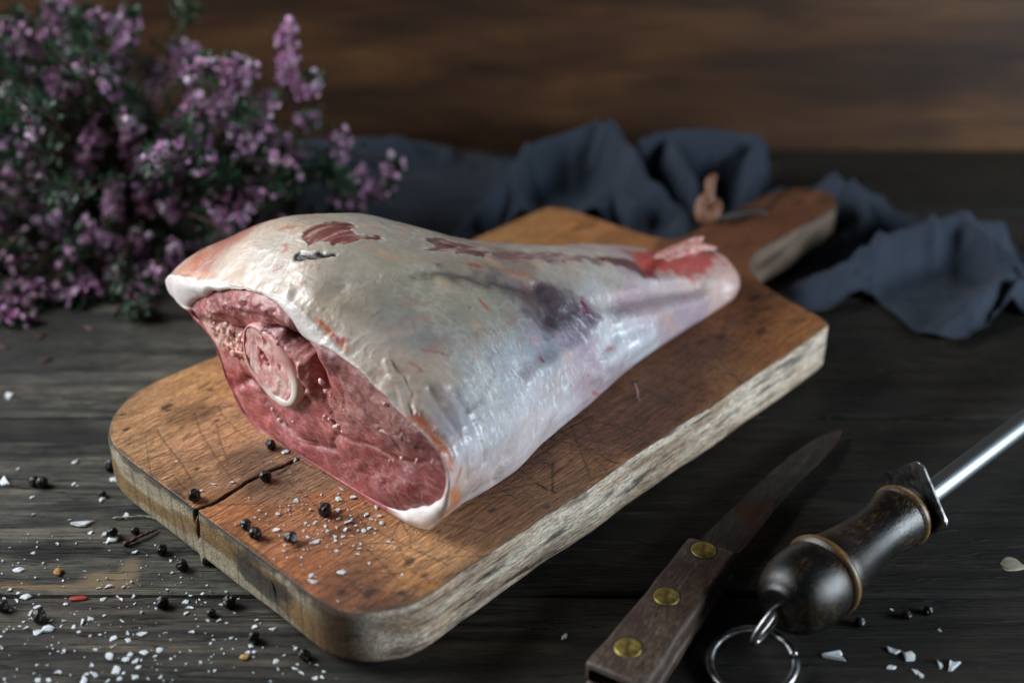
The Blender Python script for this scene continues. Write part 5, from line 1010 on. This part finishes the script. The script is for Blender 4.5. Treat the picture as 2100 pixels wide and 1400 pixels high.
# eyelet: small closed loop from the butt, and the ring through it
e0 = hl(98.2, 365.2, 17.5); e1 = hl(88.6, 358.6, 6.5)
ax = (e1-e0); Ln = np.linalg.norm(ax); ax /= Ln; sdv = np.cross(ax, [0,1,0]); sdv /= np.linalg.norm(sdv)
path = []
for t in np.linspace(0, 1, 60, endpoint=False):
    a = t*2*np.pi; path.append((e0+e1)/2 + ax*np.cos(a)*Ln*.5 + sdv*np.sin(a)*.0032)
P_ = np.array(path); k_ = len(P_); tg_ = np.roll(P_, -1, 0)-np.roll(P_, 1, 0); tg_ /= np.linalg.norm(tg_, axis=1)[:,None]; nrm = np.cross(ax, sdv)
a_ = np.arange(14)/14*2*np.pi
V = np.concatenate([P_[i]+.0014*(np.cos(a_)[:,None]*nrm+np.sin(a_)[:,None]*np.cross(tg_[i], nrm)) for i in range(k_)])
f0 = grid_faces(k_, 14, True); f1 = np.stack([(k_-1)*14+np.arange(14), np.arange(14), (np.arange(14)+1) % 14, (k_-1)*14+(np.arange(14)+1) % 14], 1)
link('eyelet', mesh('eyelet', V, np.concatenate([f0, f1[:, [0,3,2,1]]])), met.m, hone)
rc_ = hl(87.2, 351.5, 3.6)
path = []
for t in np.linspace(0, 1, 90):
    a = R(-38)+t*R(353); d_ = np.array([math.cos(a), math.sin(a), 0])*.0153
    path.append(rc_ + d_ + np.array([0, 0, .0022*math.cos(a-R(0))]))
V, F = tube(path, .00165, 14); link('ring', mesh('ring', V, F), met.m, hone)

# ------------------------------------------------------------------ leather thong at the board handle
lt = simple('leather', (.20,.085,.045), .55)
thong = tag(empty('leather_thong', b2w(352, 84)), 'knotted brown leather thong through the hole in the board handle', 'thong')
def wl(u, v, w): return np.array(b2w(u, v, w))-np.array(b2w(352, 84))
for nm, pts, r_ in (('knot', [wl(350,80,-2), wl(346,79,5), wl(350,75,9), wl(355,80,9), wl(350,83,5), wl(345,78,3), wl(349,75,11), wl(352,78,14)], [2.6,3.2,3.4,3.4,3.2,3.2,3,2.4]),
                    ('loose_end', [wl(351,79,10), wl(353,77,16), wl(356,75,21), wl(360,75,23)], [2.4,2.8,2.8,1.4]),
                    ('cord', [wl(350,80,1), wl(358,84,1.6), wl(368,88,1.5), wl(378,94,1.2), wl(384,98,-1)], [1.8,2,1.9,1.8,1.2])):
    p = interp_path(pts, 36); rr = np.interp(np.linspace(0, len(r_)-1, 36), range(len(r_)), r_)/1000
    V, F = tube(p, rr, 12); V = V+(fbm(V, .004, 2, 9)*.0005)[:,None]; link(nm, mesh(nm, V, F), lt if nm != 'cord' else simple('dark_cord', (.02,.013,.01)), thong)

# ------------------------------------------------------------------ linen cloth
pr_ = np.array(CLOTH_PAIR, float)/1000; NA, NBc = 620, 260
aa = np.linspace(0, len(pr_)-1, NA); Pb = hermite(np.arange(len(pr_)), pr_, aa)
tb = np.linspace(0, 1, NBc)[None,:,None]
CP = Pb[:,None,:2]*(1-tb)+Pb[:,None,2:]*tb
C3 = np.concatenate([CP, np.zeros((NA, NBc, 1))], -1)
jit = np.stack([fbm(C3, .05, 3, 301), fbm(C3, .05, 3, 302)], -1)*.006
z = np.zeros((NA, NBc)); 
for pts, w_ in CLOTH_RIDGE:
    p = np.array(pts, float); q = interp_path(p/1000, max(8, 6*len(p))); L2 = q[:, :2]
    best = np.full((NA, NBc), 1e9); hh_ = np.zeros((NA, NBc))
    for a, b in zip(q[:-1], q[1:]):
        ab = (b-a)[:2]; t = np.clip(((CP+jit-a[:2])@ab)/max(ab@ab, 1e-12), 0, 1)
        d = np.sqrt(((a[:2]+t[...,None]*ab-(CP+jit))**2).sum(-1)); m_ = d < best; best = np.where(m_, d, best); hh_ = np.where(m_, a[2]+(b[2]-a[2])*t, hh_)
    w = w_/1000; zr = hh_*np.exp(-np.abs(best/(w*1.0))**1.9)
    z = np.log(np.exp(np.clip(z*700, 0, 80))+np.exp(np.clip(zr*700, 0, 80))-1)/700
z = z + .0055*np.clip(z*60, .1, 1)*(np.clip(1-np.abs(fbm(C3*[1.2,.9,1]+[[[.7,.3,0]]], .036, 2, 306))*4.5, 0, 1)**1.5-.25) + (.0025+ .0034*fbm(C3*[1,1.4,1], .04, 4, 303)+.0034*(.5-np.abs(fbm(C3*[1.5,.8,1]+[[[.3,.1,0]]], .028, 3, 304)))*np.clip(z*80, .3, 1))
hem = np.minimum(np.broadcast_to(np.arange(NBc)[None,:], z.shape), np.broadcast_to(NBc-1-np.arange(NBc)[None,:], z.shape)); z = z + .0008*(hem < 5)
z = np.maximum(z, .0012); C3[...,2] = z
C3[...,1] = np.minimum(C3[...,1], .8395)
cm2 = M('linen', .85); wv_ = cm2.noise(1500, cm2.map((1,.25,1)), 2); wv2 = cm2.noise(1500, cm2.map((.25,1,1)), 2)
c = cm2.ramp(cm2.math('ADD', wv_, wv2), [(.6, (.004,.007,.012)), (1., (.016,.027,.048))]); c = cm2.mixc(.4, c, cm2.ramp(cm2.noise(40, None, 5), [(.3, .6), (.7, 1.2)]), 'MULTIPLY')
cm2.out(c, .85, cm2.bump(cm2.math('ADD', wv_, wv2), .0004, .6), Sheen_Weight=.06, Sheen_Roughness=.5)
cb = np.array([.1, .72, 0]); cl_o = link('linen_cloth', mesh('linen_cloth', C3.reshape(-1,3)-cb, grid_faces(NA, NBc)), cm2.m); cl_o.location = cb
md = cl_o.modifiers.new('thickness', 'SOLIDIFY'); md.thickness = .0009; md.offset = -1
tag(cl_o, 'crumpled slate blue linen cloth bunched behind the board and its handle', 'cloth')

# ------------------------------------------------------------------ heather
stemm = simple('heather_stem', (.075,.04,.025), .7)
def leafm_():
    m = M('heather_leaf', .5); return m.out(m.attr('col'), .5, None, Subsurface_Weight=0.)
leafm = leafm_(); flm_ = M('heather_flower', .6); flm = flm_.out(flm_.attr('col'), .6, None, Subsurface_Weight=.15, Subsurface_Scale=.001)
def bell():
    n = 6; V = [(0,0,0)]
    for r_, h_ in ((.42,.12),(.62,.5),(.45,.82),(.75,1.1)):
        for i in range(n): a = i/n*2*math.pi; V.append((r_*math.cos(a), r_*math.sin(a), h_))
    F = [[0, 1+(i+1) % n, 1+i] for i in range(n)]
    for k in range(3):
        for i in range(n): F.append([1+k*n+i, 1+k*n+(i+1) % n, 1+(k+1)*n+(i+1) % n, 1+(k+1)*n+i])
    return np.array(V), F
BV, BF = bell()
def frame(d):
    d = d/np.linalg.norm(d); x = np.cross(d, [0,0,1.]); 
    if np.linalg.norm(x) < 1e-3: x = np.array([1.,0,0])
    x /= np.linalg.norm(x); return np.stack([x, np.cross(d, x), d], 1)
bunch = tag(empty('heather_bunch', (-.235, .70, 0)), 'bunch of flowering pink heather lying left behind the board', 'plant')
BO = np.array([-.235, .70, 0.])
ROOT = np.array([-.215, .735, .018])
def sprig(base, tip, flowers=True, r_=.0045, seed=0, dens=1., root=None, nneed=170):
    g = np.random.default_rng(900+seed); root = ROOT + g.normal(0, .014, 3)*[1.6,1,.6] if root is None else root
    root[2] = abs(root[2])
    mid = root*.45+base*.55 + g.normal(0, .006, 3); mid[2] = max(.004, mid[2]+.004)
    ln = np.linalg.norm(tip-base)
    p = interp_path([root, mid, base, base*.4+tip*.6+g.normal(0,.0012,3), tip], 34)
    V, F = tube(p-BO, np.linspace(.0011, .0004, 34), 6)
    s_o = link('sprig', mesh('sprig', V, F), stemm, bunch)
    # needles along the stem and short side shoots
    LVt = []; LF = []; LC = []; 
    tt = g.beta(2.2, 1.1, nneed)
    for t in tt:
        f_ = t*33; i = min(32, int(f_)); q = p[i]+(p[i+1]-p[i])*(f_-i); td = p[i+1]-p[i]; td /= np.linalg.norm(td)+1e-9
        off = g.normal(0, 1, 3); off -= td*(off@td); off /= np.linalg.norm(off)+1e-9; q = q + off*abs(g.normal(0, .0045 if not flowers else .0028))
        dr = td*.7+off*.9+g.normal(0, .3, 3); dr /= np.linalg.norm(dr); l_ = g.uniform(.003, .0062); sdv_ = np.cross(dr, g.normal(0,1,3)); sdv_ /= np.linalg.norm(sdv_)+1e-9; w_ = l_*.16
        if q[2] < .001: q[2] = .001
        b_ = len(LVt); LVt += [q-sdv_*w_*.5, q+sdv_*w_*.5, q+dr*l_*.6+sdv_*w_, q+dr*l_, q+dr*l_*.6-sdv_*w_]; LF.append([b_, b_+1, b_+2, b_+3, b_+4])
        cgl = lin((38,70,46))*g.uniform(.3, 1.4)*(1, 1, g.uniform(.6, 1.1)); LC += [cgl]*5
    LVt = np.array(LVt); LVt[:,2] = np.maximum(LVt[:,2], .0006)
    link('needles', mesh('needles', LVt-BO, LF, np.array(LC)), leafm, s_o)
    if flowers:
        n = max(5, int(ln*1000*.95*dens)); VV = []; FF = []; CC = []; o_ = 0
        for k in range(n):
            t = (k+g.uniform(0, 1))/n; q = base+(tip-base)*t; td = (tip-base)/max(ln, 1e-6); off = g.normal(0, 1, 3)+[0,-.5,.3]; off -= td*(off@td); off /= np.linalg.norm(off)+1e-9
            rr = r_*(1-.45*t**3)*g.uniform(.45, 1.); c0_ = q+off*rr; s_ = g.uniform(.0020, .0034); dr = off+td*.35+g.normal(0, .3, 3)
            VV.append((BV*s_)@frame(dr).T+c0_); FF += [[i+o_ for i in f] for f in BF]; o_ += len(BV)
            pc = lin(((229,186,218),(218,168,206),(241,212,234),(200,146,191))[g.integers(4)])*g.uniform(.85, 1.15)
            cg = np.tile(pc, (len(BV), 1)); cg[:7] *= [.75,.55,.65]; CC.append(cg)
        VV = np.concatenate(VV); VV[:,2] = np.maximum(VV[:,2], .0008)
        link('flowers', mesh('flowers', VV-BO, FF, np.concatenate(CC)), flm, s_o)
for k, (a, b) in enumerate(HEATHER):
    a = np.array(a)/1000; b = np.array(b)/1000; a[2] = max(a[2], .003); b[2] = max(b[2], .003)
    if np.linalg.norm(b-a) < .008: b = a+(b-a)/max(1e-6, np.linalg.norm(b-a))*.008
    sprig(a, b, True, .0050, k, 1.5, nneed=150)
gq = np.random.default_rng(4)
k = 0
while k < 150:
    c_ = np.array([gq.uniform(-.40, -.10), gq.uniform(.60, .79), gq.uniform(.004, .115)])
    e_ = ((c_[0]+.255)/.155)**2 + ((c_[1]-.71)/.10)**2 + ((c_[2]-.03)/.095)**2
    if e_ > 1: continue
    d_ = c_-ROOT; d_ /= np.linalg.norm(d_)+1e-9; d_ += gq.normal(0, .35, 3); d_ /= np.linalg.norm(d_)
    sprig(c_, c_+d_*gq.uniform(.012, .03), gq.random() < (.62 if c_[0] < -.13 else .2), .004, 300+k, .8, nneed=210); k += 1
